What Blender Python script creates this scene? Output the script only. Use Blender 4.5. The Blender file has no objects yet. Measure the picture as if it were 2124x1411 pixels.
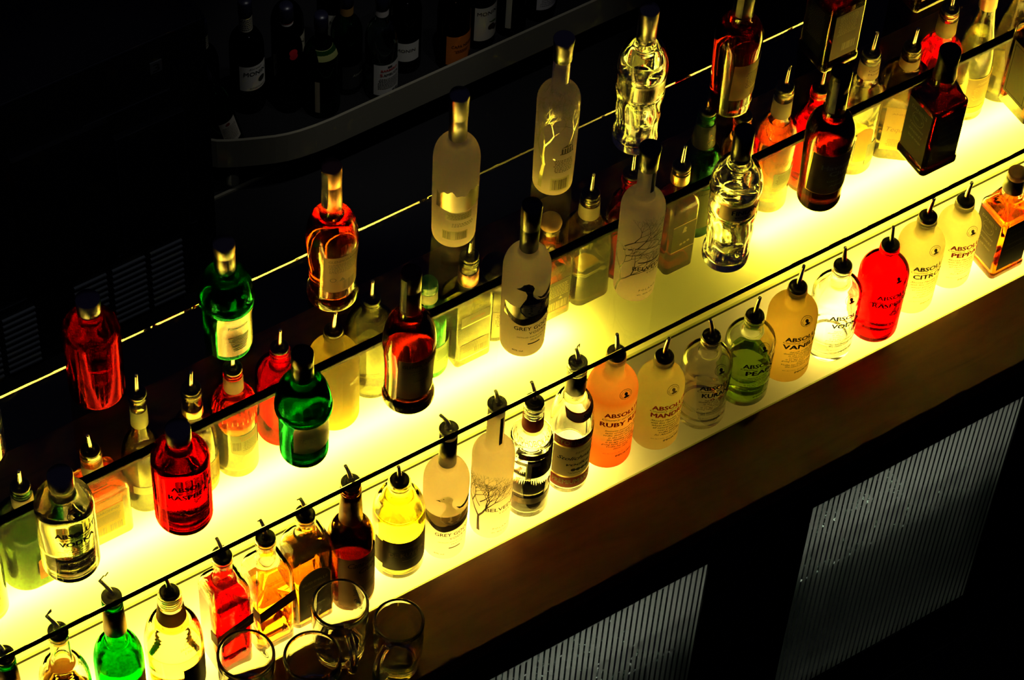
import bpy, bmesh, math, random
from mathutils import Vector, Matrix
from mathutils.geometry import tessellate_polygon
random.seed(7)
SC = bpy.context.scene
SPOT_E, WORLD_E = 14, .014
COL = SC.collection
PI = math.pi
MM = 0.001
FL = 1290.0            # floor lies 1290 mm under the glass shelf (z = 0 in the measured frame)

def W(x, y, z):
    return Vector((x*MM, y*MM, (z+FL)*MM))

# ------------------------------------------------------------------ materials
MATS = {}
def nodes(name):
    m = bpy.data.materials.new(name); m.use_nodes = True
    nt = m.node_tree; nt.nodes.clear()
    out = nt.nodes.new('ShaderNodeOutputMaterial')
    return m, nt, out
def c4(c): return (c[0], c[1], c[2], 1.0)

def m_glass(col=(1, 1, 1), rough=0.0, ior=1.5):
    k = ('glass', col, rough, ior)
    if k in MATS: return MATS[k]
    m, nt, out = nodes('clear_glass')
    g = nt.nodes.new('ShaderNodeBsdfGlass'); g.inputs['Color'].default_value = c4(col)
    g.inputs['Roughness'].default_value = rough; g.inputs['IOR'].default_value = ior
    nt.links.new(g.outputs[0], out.inputs[0]); MATS[k] = m; return m

def m_ripple(col=(1, 1, 1), ior=1.5, scale=60, strength=.5):
    k = ('ripple', col, ior, scale, strength)
    if k in MATS: return MATS[k]
    m, nt, out = nodes('rippled_glass')
    g = nt.nodes.new('ShaderNodeBsdfGlass'); g.inputs['Color'].default_value = c4(col); g.inputs['IOR'].default_value = ior
    g.inputs['Roughness'].default_value = 0
    tc = nt.nodes.new('ShaderNodeTexCoord'); n = nt.nodes.new('ShaderNodeTexNoise'); n.inputs['Scale'].default_value = scale
    n.inputs['Detail'].default_value = 1.0
    b = nt.nodes.new('ShaderNodeBump'); b.inputs['Strength'].default_value = strength; b.inputs['Distance'].default_value = .004
    nt.links.new(tc.outputs['Object'], n.inputs['Vector']); nt.links.new(n.outputs[0], b.inputs['Height'])
    nt.links.new(b.outputs[0], g.inputs['Normal'])
    nt.links.new(g.outputs[0], out.inputs[0]); MATS[k] = m; return m

def m_frost(col=(.9, .88, .82), ramp=None, trans=.8):
    k = ('frost', col, tuple(ramp) if ramp else None, trans)
    if k in MATS: return MATS[k]
    m, nt, out = nodes('frosted_glass')
    g = nt.nodes.new('ShaderNodeBsdfGlass'); g.inputs['Roughness'].default_value = .42; g.inputs['IOR'].default_value = 1.22
    t = nt.nodes.new('ShaderNodeBsdfTranslucent'); d = nt.nodes.new('ShaderNodeBsdfDiffuse')
    a = nt.nodes.new('ShaderNodeMixShader'); a.inputs[0].default_value = .12
    b = nt.nodes.new('ShaderNodeMixShader'); b.inputs[0].default_value = trans
    if ramp:
        tc = nt.nodes.new('ShaderNodeTexCoord'); s = nt.nodes.new('ShaderNodeSeparateXYZ')
        r = nt.nodes.new('ShaderNodeValToRGB'); mp = nt.nodes.new('ShaderNodeMapRange')
        mp.inputs[1].default_value = 0; mp.inputs[2].default_value = .27
        nt.links.new(tc.outputs['Object'], s.inputs[0]); nt.links.new(s.outputs[2], mp.inputs[0])
        nt.links.new(mp.outputs[0], r.inputs[0])
        el = r.color_ramp.elements
        while len(el) < len(ramp): el.new(.5)
        for e, (p, c) in zip(el, ramp): e.position = p; e.color = c4(c)
        for n in (g, t, d): nt.links.new(r.outputs[0], n.inputs['Color'])
    else:
        for n in (g, t, d): n.inputs['Color'].default_value = c4(col)
    nt.links.new(t.outputs[0], a.inputs[1]); nt.links.new(d.outputs[0], a.inputs[2])
    nt.links.new(g.outputs[0], b.inputs[1]); nt.links.new(a.outputs[0], b.inputs[2])
    nt.links.new(b.outputs[0], out.inputs[0]); MATS[k] = m; return m

def m_paper(col, back=.5, rough=.6):
    k = ('paper', col, back, rough)
    if k in MATS: return MATS[k]
    m, nt, out = nodes('printed_paper')
    d = nt.nodes.new('ShaderNodeBsdfDiffuse'); t = nt.nodes.new('ShaderNodeBsdfTranslucent')
    g = nt.nodes.new('ShaderNodeBsdfGlossy'); g.inputs['Roughness'].default_value = .35
    for n in (d, t): n.inputs['Color'].default_value = c4(col)
    a = nt.nodes.new('ShaderNodeMixShader'); a.inputs[0].default_value = back
    b = nt.nodes.new('ShaderNodeMixShader'); b.inputs[0].default_value = .04
    nt.links.new(d.outputs[0], a.inputs[1]); nt.links.new(t.outputs[0], a.inputs[2])
    nt.links.new(a.outputs[0], b.inputs[1]); nt.links.new(g.outputs[0], b.inputs[2])
    nt.links.new(b.outputs[0], out.inputs[0]); MATS[k] = m; return m

def m_prin(col, rough=.5, metal=0.0, name='plastic', spec=.5):
    k = ('prin', col, rough, metal, name, spec)
    if k in MATS: return MATS[k]
    m, nt, out = nodes(name)
    p = nt.nodes.new('ShaderNodeBsdfPrincipled'); p.inputs['Base Color'].default_value = c4(col)
    p.inputs['Roughness'].default_value = rough; p.inputs['Metallic'].default_value = metal
    p.inputs['Specular IOR Level'].default_value = spec
    nt.links.new(p.outputs[0], out.inputs[0]); MATS[k] = m; return m

def m_emit(col, s, name):
    m, nt, out = nodes(name)
    e = nt.nodes.new('ShaderNodeEmission'); e.inputs[0].default_value = c4(col); e.inputs[1].default_value = s
    nt.links.new(e.outputs[0], out.inputs[0]); return m

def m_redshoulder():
    m, nt, out = nodes('red_shoulder_glass')  # glass tint runs from pale below to red above the shoulder
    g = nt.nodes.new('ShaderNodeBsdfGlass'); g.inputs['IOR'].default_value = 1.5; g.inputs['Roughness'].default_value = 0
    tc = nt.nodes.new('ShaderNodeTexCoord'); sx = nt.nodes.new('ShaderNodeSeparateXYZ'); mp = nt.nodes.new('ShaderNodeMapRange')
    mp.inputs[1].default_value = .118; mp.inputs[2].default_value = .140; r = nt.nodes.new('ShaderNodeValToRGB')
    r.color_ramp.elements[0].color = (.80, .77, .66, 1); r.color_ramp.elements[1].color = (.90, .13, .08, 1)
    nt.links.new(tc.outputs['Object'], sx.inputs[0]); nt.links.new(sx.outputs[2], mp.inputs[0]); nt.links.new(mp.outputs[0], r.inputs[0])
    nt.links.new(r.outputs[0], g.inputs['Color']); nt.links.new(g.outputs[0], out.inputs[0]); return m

def m_diffuser():
    m, nt, out = nodes('opal_acrylic')
    t = nt.nodes.new('ShaderNodeBsdfTranslucent'); t.inputs[0].default_value = (.96, .94, .86, 1)
    d = nt.nodes.new('ShaderNodeBsdfDiffuse'); d.inputs[0].default_value = (.5, .47, .38, 1)
    g = nt.nodes.new('ShaderNodeBsdfGlossy'); g.inputs['Roughness'].default_value = .2
    a = nt.nodes.new('ShaderNodeMixShader'); a.inputs[0].default_value = .12
    b = nt.nodes.new('ShaderNodeMixShader'); b.inputs[0].default_value = .03
    nt.links.new(t.outputs[0], a.inputs[1]); nt.links.new(d.outputs[0], a.inputs[2])
    nt.links.new(a.outputs[0], b.inputs[1]); nt.links.new(g.outputs[0], b.inputs[2])
    nt.links.new(b.outputs[0], out.inputs[0]); return m

def m_shelfglass(dust):
    m, nt, out = nodes('dusty_shelf_glass')
    g = nt.nodes.new('ShaderNodeBsdfGlass'); g.inputs['Color'].default_value = (.975, .985, .97, 1); g.inputs['IOR'].default_value = 1.5
    g.inputs['Roughness'].default_value = 0
    t = nt.nodes.new('ShaderNodeBsdfTranslucent'); t.inputs[0].default_value = (.8, .8, .78, 1)
    tc = nt.nodes.new('ShaderNodeTexCoord'); n = nt.nodes.new('ShaderNodeTexNoise'); n.inputs['Scale'].default_value = 9
    n.inputs['Detail'].default_value = 5
    mp = nt.nodes.new('ShaderNodeMapRange'); mp.inputs[1].default_value = .3; mp.inputs[2].default_value = .7
    mp.inputs[3].default_value = dust*.7; mp.inputs[4].default_value = dust*1.3
    a = nt.nodes.new('ShaderNodeMixShader')
    nt.links.new(tc.outputs['Object'], n.inputs['Vector']); nt.links.new(n.outputs[0], mp.inputs[0]); ge = nt.nodes.new('ShaderNodeNewGeometry'); sz = nt.nodes.new('ShaderNodeSeparateXYZ'); ab = nt.nodes.new('ShaderNodeMath'); ab.operation = 'ABSOLUTE'
    mu = nt.nodes.new('ShaderNodeMath'); mu.operation = 'MULTIPLY'
    nt.links.new(ge.outputs['True Normal'], sz.inputs[0]); nt.links.new(sz.outputs[2], ab.inputs[0]); nt.links.new(ab.outputs[0], mu.inputs[0]); nt.links.new(mp.outputs[0], mu.inputs[1]); nt.links.new(mu.outputs[0], a.inputs[0])
    nt.links.new(g.outputs[0], a.inputs[1]); nt.links.new(t.outputs[0], a.inputs[2])
    nt.links.new(a.outputs[0], out.inputs[0]); return m

def m_stone():
    m, nt, out = nodes('brown_veined_stone')
    p = nt.nodes.new('ShaderNodeBsdfPrincipled'); p.inputs['Roughness'].default_value = .38
    tc = nt.nodes.new('ShaderNodeTexCoord'); mp = nt.nodes.new('ShaderNodeMapping'); mp.inputs['Scale'].default_value = (1.2, 7, 7)
    n = nt.nodes.new('ShaderNodeTexNoise'); n.inputs['Scale'].default_value = 5; n.inputs['Detail'].default_value = 8; n.inputs['Distortion'].default_value = 1.6
    r = nt.nodes.new('ShaderNodeValToRGB'); el = r.color_ramp.elements
    el[0].position = .25; el[0].color = (.06, .014, .004, 1); el[1].position = .75; el[1].color = (.12, .032, .009, 1)
    e = el.new(.52); e.color = (.10, .026, .008, 1)
    nt.links.new(tc.outputs['Object'], mp.inputs[0]); nt.links.new(mp.outputs[0], n.inputs['Vector'])
    nt.links.new(n.outputs[0], r.inputs[0]); nt.links.new(r.outputs[0], p.inputs['Base Color'])
    nt.links.new(p.outputs[0], out.inputs[0]); return m

def m_striped():
    m, nt, out = nodes('striped_frosted_pane')
    g = nt.nodes.new('ShaderNodeBsdfGlass'); g.inputs['IOR'].default_value = 1.05; g.inputs['Roughness'].default_value = 0
    g.inputs['Color'].default_value = (.95, .97, .96, 1)
    t = nt.nodes.new('ShaderNodeBsdfTranslucent'); t.inputs[0].default_value = (.78, .78, .68, 1)
    tc = nt.nodes.new('ShaderNodeTexCoord'); s = nt.nodes.new('ShaderNodeSeparateXYZ')
    a = nt.nodes.new('ShaderNodeMath'); a.operation = 'DIVIDE'; a.inputs[1].default_value = .0114
    f = nt.nodes.new('ShaderNodeMath'); f.operation = 'FRACT'
    l = nt.nodes.new('ShaderNodeMath'); l.operation = 'LESS_THAN'; l.inputs[1].default_value = .66
    x = nt.nodes.new('ShaderNodeMixShader')
    ou = nt.nodes.new('ShaderNodeMath'); ou.operation = 'LESS_THAN'; ou.inputs[1].default_value = -.172
    mu = nt.nodes.new('ShaderNodeMath'); mu.operation = 'MULTIPLY'
    nt.links.new(tc.outputs['Object'], s.inputs[0]); nt.links.new(s.outputs[0], a.inputs[0]); nt.links.new(a.outputs[0], f.inputs[0])
    nt.links.new(f.outputs[0], l.inputs[0])
    nt.links.new(s.outputs[1], ou.inputs[0]); nt.links.new(l.outputs[0], mu.inputs[0]); nt.links.new(ou.outputs[0], mu.inputs[1])
    nt.links.new(mu.outputs[0], x.inputs[0])
    nt.links.new(g.outputs[0], x.inputs[1]); nt.links.new(t.outputs[0], x.inputs[2])
    nt.links.new(x.outputs[0], out.inputs[0]); return m

BLACK = m_prin((.008, .008, .009), .28, 0, 'black_rubber')
NAVY = m_prin((.012, .012, .03), .35, 0, 'dark_plastic')
STEEL = m_prin((.75, .73, .7), .22, 1, 'polished_steel')
SILVER = m_prin((.6, .58, .54), .3, 1, 'silver_foil')
GOLD = m_prin((.8, .55, .22), .3, 1, 'gold_foil')
COPPER = m_prin((.65, .33, .2), .35, 1, 'copper_foil')
DARKBOX = m_prin((.006, .006, .007), .55, 0, 'black_laminate', .2)
INK = m_paper((.012, .012, .016), .1)
INKBLUE = m_paper((.01, .012, .06), .1)
INKRED = m_paper((.42, .01, .03), .4)
INKGREY = m_paper((.16, .13, .08), .3)
CLEAR = m_glass((.975, .985, .97))

# ------------------------------------------------------------------ mesh helpers
def link(name, me, mat=None, parent=None, smooth=True):
    o = bpy.data.objects.new(name, me); COL.objects.link(o)
    if mat is not None:
        me.materials.clear()
        for x in (mat if isinstance(mat, (list, tuple)) else [mat]): me.materials.append(x)
    if smooth and len(me.polygons): me.polygons.foreach_set('use_smooth', [True]*len(me.polygons))
    if parent is not None: o.parent = parent
    return o
def pyd(name, vs, fs, mat=None, parent=None, smooth=True):
    me = bpy.data.meshes.new(name); me.from_pydata([(v[0]*MM, v[1]*MM, v[2]*MM) for v in vs], [], fs); me.update()
    return link(name, me, mat, parent, smooth)
def empty(name, label, cat, loc, rz=0.0, group=None):
    o = bpy.data.objects.new(name, None); COL.objects.link(o); o.empty_display_size = .02
    o.location = loc; o.rotation_euler = (0, 0, rz); o['label'] = label; o['category'] = cat
    if group: o['group'] = group
    return o
def tag(o, label, cat, group=None):
    o['label'] = label; o['category'] = cat
    if group: o['group'] = group
    return o
def structure(o): o['kind'] = 'structure'; return o

def section(a, b, c, n):
    q = n//4; pts = []
    for k, (sx, sy) in enumerate(((1, 1), (-1, 1), (-1, -1), (1, -1))):
        for i in range(q):
            t = k*PI/2+(i+.5)*PI/2/q
            pts.append((sx*(a-c)+c*math.cos(t), sy*(b-c)+c*math.sin(t)))
    return pts
def loft_raw(rings, n=40):
    vs = []; fs = []; prev = None
    for (z, a, b, c) in rings:
        if a <= 1e-6: cur = [len(vs)]; vs.append((0, 0, z))
        else:
            s = len(vs); vs += [(x, y, z) for x, y in section(a, b, c, n)]; cur = list(range(s, s+n))
        if prev is not None:
            if len(prev) == 1 and len(cur) > 1:
                for j in range(n): fs.append((prev[0], cur[(j+1) % n], cur[j]))
            elif len(cur) == 1 and len(prev) > 1:
                for j in range(n): fs.append((prev[j], prev[(j+1) % n], cur[0]))
            elif len(cur) > 1:
                for j in range(n): fs.append((prev[j], prev[(j+1) % n], cur[(j+1) % n], cur[j]))
        prev = cur
    return vs, fs
def loft(name, rings, mat, parent, n=40, off=(0, 0, 0)):
    vs, fs = loft_raw(rings, n)
    if off != (0, 0, 0): vs = [(v[0]+off[0], v[1]+off[1], v[2]+off[2]) for v in vs]
    return pyd(name, vs, fs, mat, parent)
def circ(pts): return [(z, r, r, r) for r, z in pts]
def lathe(name, pts, mat, parent, n=32): return loft(name, circ(pts), mat, parent, n)

def T(r): return r if isinstance(r, tuple) else (r, r, r)
def profile(cmds):
    out = []
    for cmd in cmds:
        k, r, z = cmd[:3]; r = T(r); n = cmd[3] if len(cmd) > 3 else 7
        if k == 'p': out.append((z,)+r); continue
        z0 = out[-1][0]; r0 = out[-1][1:]
        for i in range(1, n+1):
            t = i/n*PI/2; s, c = math.sin(t), math.cos(t)
            if k == 'd': rr = tuple(q1+(q0-q1)*c for q0, q1 in zip(r0, r)); zz = z0+(z-z0)*s
            elif k == 'f': rr = tuple(q1+(q0-q1)*(1-s) for q0, q1 in zip(r0, r)); zz = z0+(z-z0)*(1-c)
            elif k == 'b': rr = tuple(q0+(q1-q0)*s for q0, q1 in zip(r0, r)); zz = z0+(z-z0)*(1-c)
            else:
                u = i/n; w = u*u*(3-2*u); rr = tuple(q0+(q1-q0)*w for q0, q1 in zip(r0, r)); zz = z0+(z-z0)*u
            out.append((zz,)+rr)
    return out
def rad(pr, z, axis=1):
    if z <= pr[0][0]: return pr[0][axis]
    for p, q in zip(pr, pr[1:]):
        if p[0] <= z <= q[0]:
            if q[0]-p[0] < 1e-9: continue
            return p[axis]+(q[axis]-p[axis])*(z-p[0])/(q[0]-p[0])
    return pr[-1][axis]

def box_raw(x0, x1, y0, y1, z0, z1):
    v = [(x, y, z) for z in (z0, z1) for y in (y0, y1) for x in (x0, x1)]
    f = [(0, 2, 3, 1), (4, 5, 7, 6), (0, 1, 5, 4), (2, 6, 7, 3), (0, 4, 6, 2), (1, 3, 7, 5)]
    return v, f
def merge(parts):
    vs = []; fs = []
    for v, f in parts:
        s = len(vs); vs += v; fs += [tuple(i+s for i in q) for q in f]
    return vs, fs
def boxes(name, lst, mat, parent=None, bevel=0.0):
    vs, fs = merge([box_raw(*b) for b in lst])
    o = pyd(name, vs, fs, mat, parent, False)
    if bevel:
        bm = bmesh.new(); bm.from_mesh(o.data)
        bmesh.ops.bevel(bm, geom=bm.edges[:], offset=bevel*MM, segments=2, affect='EDGES', profile=.6)
        bm.to_mesh(o.data); bm.free()
    return o
def tube_raw(pts, rads, n=12, cap=True, flat=1.0):
    vs = []; fs = []; P = [Vector(p) for p in pts]
    up = Vector((.3, .9, .1))
    for i, p in enumerate(P):
        d = (P[min(i+1, len(P)-1)]-P[max(i-1, 0)]).normalized()
        u = d.cross(up).normalized(); v = u.cross(d).normalized()
        for j in range(n):
            t = 2*PI*j/n; q = p+(u*math.cos(t)+v*math.sin(t)*flat)*rads[i]; vs.append(tuple(q))
    for i in range(len(P)-1):
        for j in range(n): fs.append((i*n+j, (i+1)*n+j, (i+1)*n+(j+1) % n, i*n+(j+1) % n))
    if cap: fs.append(tuple(range(n))); fs.append(tuple(reversed(range((len(P)-1)*n, len(P)*n))))
    return vs, fs
def tube(name, pts, rads, mat, parent, n=12): 
    vs, fs = tube_raw(pts, rads, n); return pyd(name, vs, fs, mat, parent)

# ------------------------------------------------------------------ print on bottles
class Wrap:
    """maps flat print (x, z in mm) onto a bottle's front; side picks the face of a square bottle"""
    def __init__(s, pr, mode='round', th=0.0, side=0):
        s.pr, s.mode, s.th, s.side = pr, mode, th, side
    def __call__(s, x, z, off=.5):
        if s.mode == 'round':
            r = rad(s.pr, z); a = math.radians(s.th)+x/max(r, 1); r += off
            return (r*math.sin(a), -r*math.cos(a), z)
        a, b = rad(s.pr, z, 1)+off, rad(s.pr, z, 2)+off
        return {0: (x, -b, z), 1: (-a, -x, z), 2: (-x, b, z), 3: (a, x, z)}[s.side]

TXT = {}
def text_flat(body, w, h, bold=0.0, shear=0.0, spacing=1.0, line=1.0):
    k = (body, bold, shear, spacing, line)
    if k not in TXT:
        cu = bpy.data.curves.new('t', 'FONT'); cu.body = body; cu.size = 1; cu.shear = shear
        cu.align_x = 'CENTER'; cu.space_character = spacing; cu.space_line = line
        cu.resolution_u = 2 if len(body) < 30 else 1
        o = bpy.data.objects.new('t', cu); COL.objects.link(o)
        dg = bpy.context.evaluated_depsgraph_get(); me = o.evaluated_get(dg).to_mesh()
        vs = [(v.co.x, v.co.y) for v in me.vertices]; fs = [tuple(p.vertices) for p in me.polygons]
        o.evaluated_get(dg).to_mesh_clear(); bpy.data.objects.remove(o); bpy.data.curves.remove(cu)
        if bold > .004:
            v0, f0 = vs, fs; vs, fs = [], []; b = bold*.9
            for i_, (dx, dy) in enumerate(((-b, 0), (b, 0), (0, b*.6), (0, -b*.6))):
                q = len(vs); vs += [(x+dx, y+dy, i_*.03) for x, y in v0]; fs += [tuple(i+q for i in f) for f in f0]
        TXT[k] = (vs, fs)
    vs, fs = TXT[k]
    if not vs: return [], []
    x0, x1 = min(v[0] for v in vs), max(v[0] for v in vs); y0, y1 = min(v[1] for v in vs), max(v[1] for v in vs)
    return [((v[0]-(x0+x1)/2)*w/(x1-x0), (v[1]-(y0+y1)/2)*h/(y1-y0))+tuple(v[2:]) for v in vs], fs
def poly_flat(pts, cuts=3):
    tri = tessellate_polygon([[Vector((x, y, 0)) for x, y in pts]])
    bm = bmesh.new(); vv = [bm.verts.new((x, y, 0)) for x, y in pts]
    for t in tri:
        try: bm.faces.new([vv[i] for i in t])
        except ValueError: pass
    if cuts: bmesh.ops.subdivide_edges(bm, edges=bm.edges[:], cuts=cuts, use_grid_fill=True)
    bm.verts.index_update()
    vs = [(v.co.x, v.co.y) for v in bm.verts]; fs = [tuple(v.index for v in f.verts) for f in bm.faces]; bm.free()
    return vs, fs
def rect_flat(x0, x1, z0, z1, nx=8, nz=3, zb=None, zt=None):
    vs = []; fs = []
    for j in range(nz+1):
        for i in range(nx+1):
            x = x0+(x1-x0)*i/nx; a = zb(x) if zb else z0; b = zt(x) if zt else z1
            vs.append((x, a+(b-a)*j/nz))
    for j in range(nz):
        for i in range(nx): k = j*(nx+1)+i; fs.append((k, k+1, k+nx+2, k+nx+1))
    return vs, fs
def ring_flat(r0, r1, n=28, cx=0, cz=0):
    vs = []; fs = []
    for i in range(n):
        t = 2*PI*i/n; vs += [(cx+r0*math.cos(t), cz+r0*math.sin(t)), (cx+r1*math.cos(t), cz+r1*math.sin(t))]
    for i in range(n): k = 2*i; l = 2*((i+1) % n); fs.append((k, k+1, l+1, l))
    return vs, fs
def disc_flat(r, n=28, cx=0, cz=0, sq=1.0):
    vs = [(cx, cz)]; fs = []
    for q in (.5, 1):
        for i in range(n): t = 2*PI*i/n; vs.append((cx+r*q*math.cos(t), cz+r*q*sq*math.sin(t)))
    for i in range(n):
        a, b = 1+i, 1+(i+1) % n; fs.append((0, a, b)); fs.append((a, a+n, b+n, b))
    return vs, fs
def at(flat, x, z): return [(v[0]+x, v[1]+z)+tuple(v[2:]) for v in flat[0]], flat[1]
def put(name, flats, wrap, mat, parent, off=.5):
    vs = []; fs = []
    for v, f in flats:
        s = len(vs); vs += [wrap(p[0], p[1], off+(p[2] if len(p) > 2 else 0)) for p in v]; fs += [tuple(i+s for i in q) for q in f]
    return pyd(name, vs, fs, mat, parent)
def words(lines):
    out = []
    for (body, x, z, w, h, *k) in lines:
        kw = k[0] if k else {}
        out.append(at(text_flat(body, w, h, **kw), x, z))
    return out
def barcode(x, z, w, h, n=22):
    out = []; rnd = random.Random(int(x*7+z*3+n)); p = 0; ws = [rnd.choice((1, 1, 2, 3)) for _ in range(n*2)]; tot = sum(ws)
    for i, q in enumerate(ws):
        if i % 2 == 0: out.append(rect_flat(x-w/2+w*p/tot, x-w/2+w*(p+q)/tot, z-h/2, z+h/2, 1, 1))
        p += q
    return out
def smallprint(x, z, w, h, n, seed=1):
    """rows of unreadably small print"""
    rnd = random.Random(seed); out = []
    for i in range(n):
        zz = z+h/2-(i+.5)*h/n; p = x-w/2*rnd.uniform(.8, 1); e = x+w/2*rnd.uniform(.8, 1)
        while p < e:
            q = min(e, p+rnd.uniform(1.5, 4.5)); out.append(rect_flat(p, q, zz-h/n*.22, zz+h/n*.22, 1, 1)); p = q+1.0
    return out

# ------------------------------------------------------------------ bottle builder
def inner_rings(pr, wall, bt):
    rs = [(z, max(a-wall, 1), max(b-wall, 1), max(min(c-wall, a-wall, b-wall), .8)) for z, a, b, c in pr if z >= bt+4]
    z, a, b, c = rs[0]
    k = max(a-5, 1)/a
    return [(bt, 0, 0, 0), (bt, a*k*.6, b*k*.6, c*k*.6), (bt+.3, a*k, b*k, c*k), (bt+1.8, a*(1+k)/2, b*(1+k)/2, c*(1+k)/2)]+rs
def add_glass(root, pr, mat, wall=2.6, bt=7, n=40, name='glass_body'):
    inn = inner_rings(pr, wall, bt)
    z, a, b, c = pr[0]
    punt = [(2.5, 0, 0, 0), (2.2, a*.6, b*.6, c*.6), (0, a*.92, b*.92, c*.92)]
    return loft(name, punt+pr+inn[::-1], mat, root, n), inn
def add_solid(root, pr, mat, n=40, name='glass_body'):
    z, a, b, c = pr[0]; zt = pr[-1][0]
    return loft(name, [(0, 0, 0, 0), (0, a*.9, b*.9, c*.9)]+pr+[(zt, 0, 0, 0)], mat, root, n)
def add_liquid(root, inn, level, mat, n=40):
    e = .3; rs = [(z, a+e if a else 0, b+e if b else 0, c+e if c else 0) for z, a, b, c in inn]
    rs = [(z-e if i < 3 else z, a, b, c) for i, (z, a, b, c) in enumerate(rs)]
    out = [r for r in rs if r[0] < level]; nx = [r for r in rs if r[0] >= level]
    if nx:
        p, q = out[-1], nx[0]; u = (level-p[0])/max(q[0]-p[0], 1e-6); out.append((level,)+tuple(p[i]+(q[i]-p[i])*u for i in (1, 2, 3)))
    lv = out[-1][0]; out.append((lv, 0, 0, 0))
    return loft('liquid', out, mat, root, n)
def add_pourer(root, zt, ri, ang=0.0, lean=.12, length=42, hook=None, col=None, R=15.2):
    """rubber stopper in the neck with a tapering steel spout; zt = rim of the glass"""
    s = lathe('pourer_stopper', [(0, zt-16), (ri-.6, zt-16), (ri-.3, zt+.2), (R-.8, zt+.4), (R, zt+1.8), (R, zt+5.8), (R-1.2, zt+7.6), (R-4, zt+7.4), (R-5.5, zt+6.6), (7, zt+6.8), (6.4, zt+8.5), (5.6, zt+11), (0, zt+11)], BLACK, root, 32)
    dx, dy = math.cos(ang), math.sin(ang); pts = []; rr = []
    for i in range(9):
        u = i/8; q = lean*length*(u**1.7); pts.append((dx*q, dy*q, zt+10+u*(length-2))); rr.append(4.3-1.6*u)
    tip = pts[-1]; pts.append((tip[0], tip[1], tip[2]+.3)); rr.append(1.5)
    sp = tube('pour_spout', pts, rr, STEEL, s, 12)
    if hook:
        pp = [Vector(tip)+Vector(h)*1.0 for h in hook]
        tube('spout_flap', [tuple(p) for p in pp], [1.1]*len(pp), STEEL, s, 6)
    return s
def add_cap(root, pts, mat, name='cap', n=32): return lathe(name, pts, mat, root, n)

GF, GG_, GR, GB = 'bottles with pourers along the front lit ledge', 'sealed bottles facing forward on the glass shelf', 'sealed bottles turned backward on the far glass shelf', 'bottles along the rear lit ledge'
ZF, ZB = -380.6, -370.6

# ---- vodka bottle with short neck and round shoulders (printed straight on the glass)
PARA = {'default': "Superb vodka was\ndistilled from grain grown\nin the rich fields of\nsouthern Sweden\nis an age old tradition\ngoing back more than 400\nyears\nVodka has been sold under\nthe name since 1879"}
def prof_round(H, R, nr, top, s0=.655, s1=.785, s2=.82):
    return profile([('p', R-7, 0), ('b', R, 9, 6), ('p', R, H*.3), ('p', R, H*s0), ('d', nr+4.5, H*s1, 10), ('f', nr, H*s2, 5),
                    ('p', nr, top-11), ('p', nr+1.4, top-10), ('p', nr+1.4, top-7), ('p', nr+.3, top-6), ('p', nr+1.1, top-4.5), ('p', nr+1.1, top-.6), ('p', nr+.5, top)])
def round_vodka(pos, rz, H, R, label, group, second, ink, tint=None, frost=None, level=None, liq=None, pourer=True, paper=None, w2=66, medal=INK, lean=(0, .1), spout=42, name='vodka_bottle', cat='bottle', flavor=None, berries=False):
    t = empty(name, label, cat, pos, rz, group)
    if pourer: top = H-8
    else: top = H-6
    pr = prof_round(H, R, 15.2, top)
    if frost: add_solid(t, pr, frost)
    else:
        g, inn = add_glass(t, pr, tint or CLEAR, 3.2, 11)
        if level: add_liquid(t, inn, level*H, liq or m_glass((1, 1, 1), 0, 1.35))
    if pourer: add_pourer(t, top, 12, lean[0], lean[1], spout)
    else: add_cap(t, [(15.8, H-32), (17.6, H-31), (18.2, H-26), (18.3, H-2.5), (17, H-.4), (0, H)], m_prin((.32, .3, .34), .3, 1, 'foil_cap'))
    w = Wrap(pr)
    if second:
        put('lettering', words([('ABSOLUT', -2, H*.572, 66, 11.5, dict(bold=.045)), (second, -2, H*.478, w2, 12, dict(bold=.045))]), w, ink, t)
        fp = flavor or PARA['default']
        put('small_print', words([('Country of Sweden', -4, H*.525, 68, 6.5, dict(shear=.45)), (fp, -2, H*.322, 66, H*.205, dict(shear=.4, bold=.008)),
                                  ('40% ALC./VOL. (80 PROOF)   1 LITER', -2, H*.175, 58, 3), ('IMPORTED', 6, H*.142, 32, 5, dict(bold=.03))]), w, INK if ink is not INKGREY else INKGREY, t)
        zc = H*.74
        # raised seal: ring of letters round a bust in profile
        sq = lambda f: ([(x, zc+(z-zc)*.66) for x, z in f[0]], f[1])
        fl = [at(ring_flat(10.6, 11.2), 0, zc), at(ring_flat(7.6, 8.0), 0, zc), at(disc_flat(3.1, 16, .3, 1.8, 1.25), 0, zc),
              at(poly_flat([(-5.2, -5.6), (-4.4, -3.6), (-1.6, -2.2), (-1.5, 0), (2, 0), (1.9, -2.2), (4.6, -3.4), (5.3, -5.4), (2.6, -7), (-2.6, -7)], 1), 0, zc)]
        for i in range(20):
            a = 2*PI*i/20; ch = "COUNTRY OF SWEDEN . "[i]
            if ch == ' ': continue
            v, f = text_flat(ch, 1.5 if ch != '.' else .5, 1.9 if ch != '.' else .5, 0)
            ca, sa = math.cos(-a), math.sin(-a)
            fl.append(([(x*ca-z*sa+9.3*math.sin(a), x*sa+z*ca+9.3*math.cos(a)+zc) for x, z in v], f))
        put('seal', [sq(q) for q in fl], w, medal, t)
    if berries:
        bl = []
        for k in range(5): a = k*2*PI/5; bl.append(ring_flat(2.6, 3.2, 10, 4+4*math.cos(a), H*.415+3.4*math.sin(a)))
        for bx, bz in ((-14, 2), (-11, 4), (-9, 1), (17, 3), (20, 1), (22, 4)): bl.append(disc_flat(1.5, 8, bx, H*.415+bz))
        put('flower_print', bl, w, INKRED, t)
    return t

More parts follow.
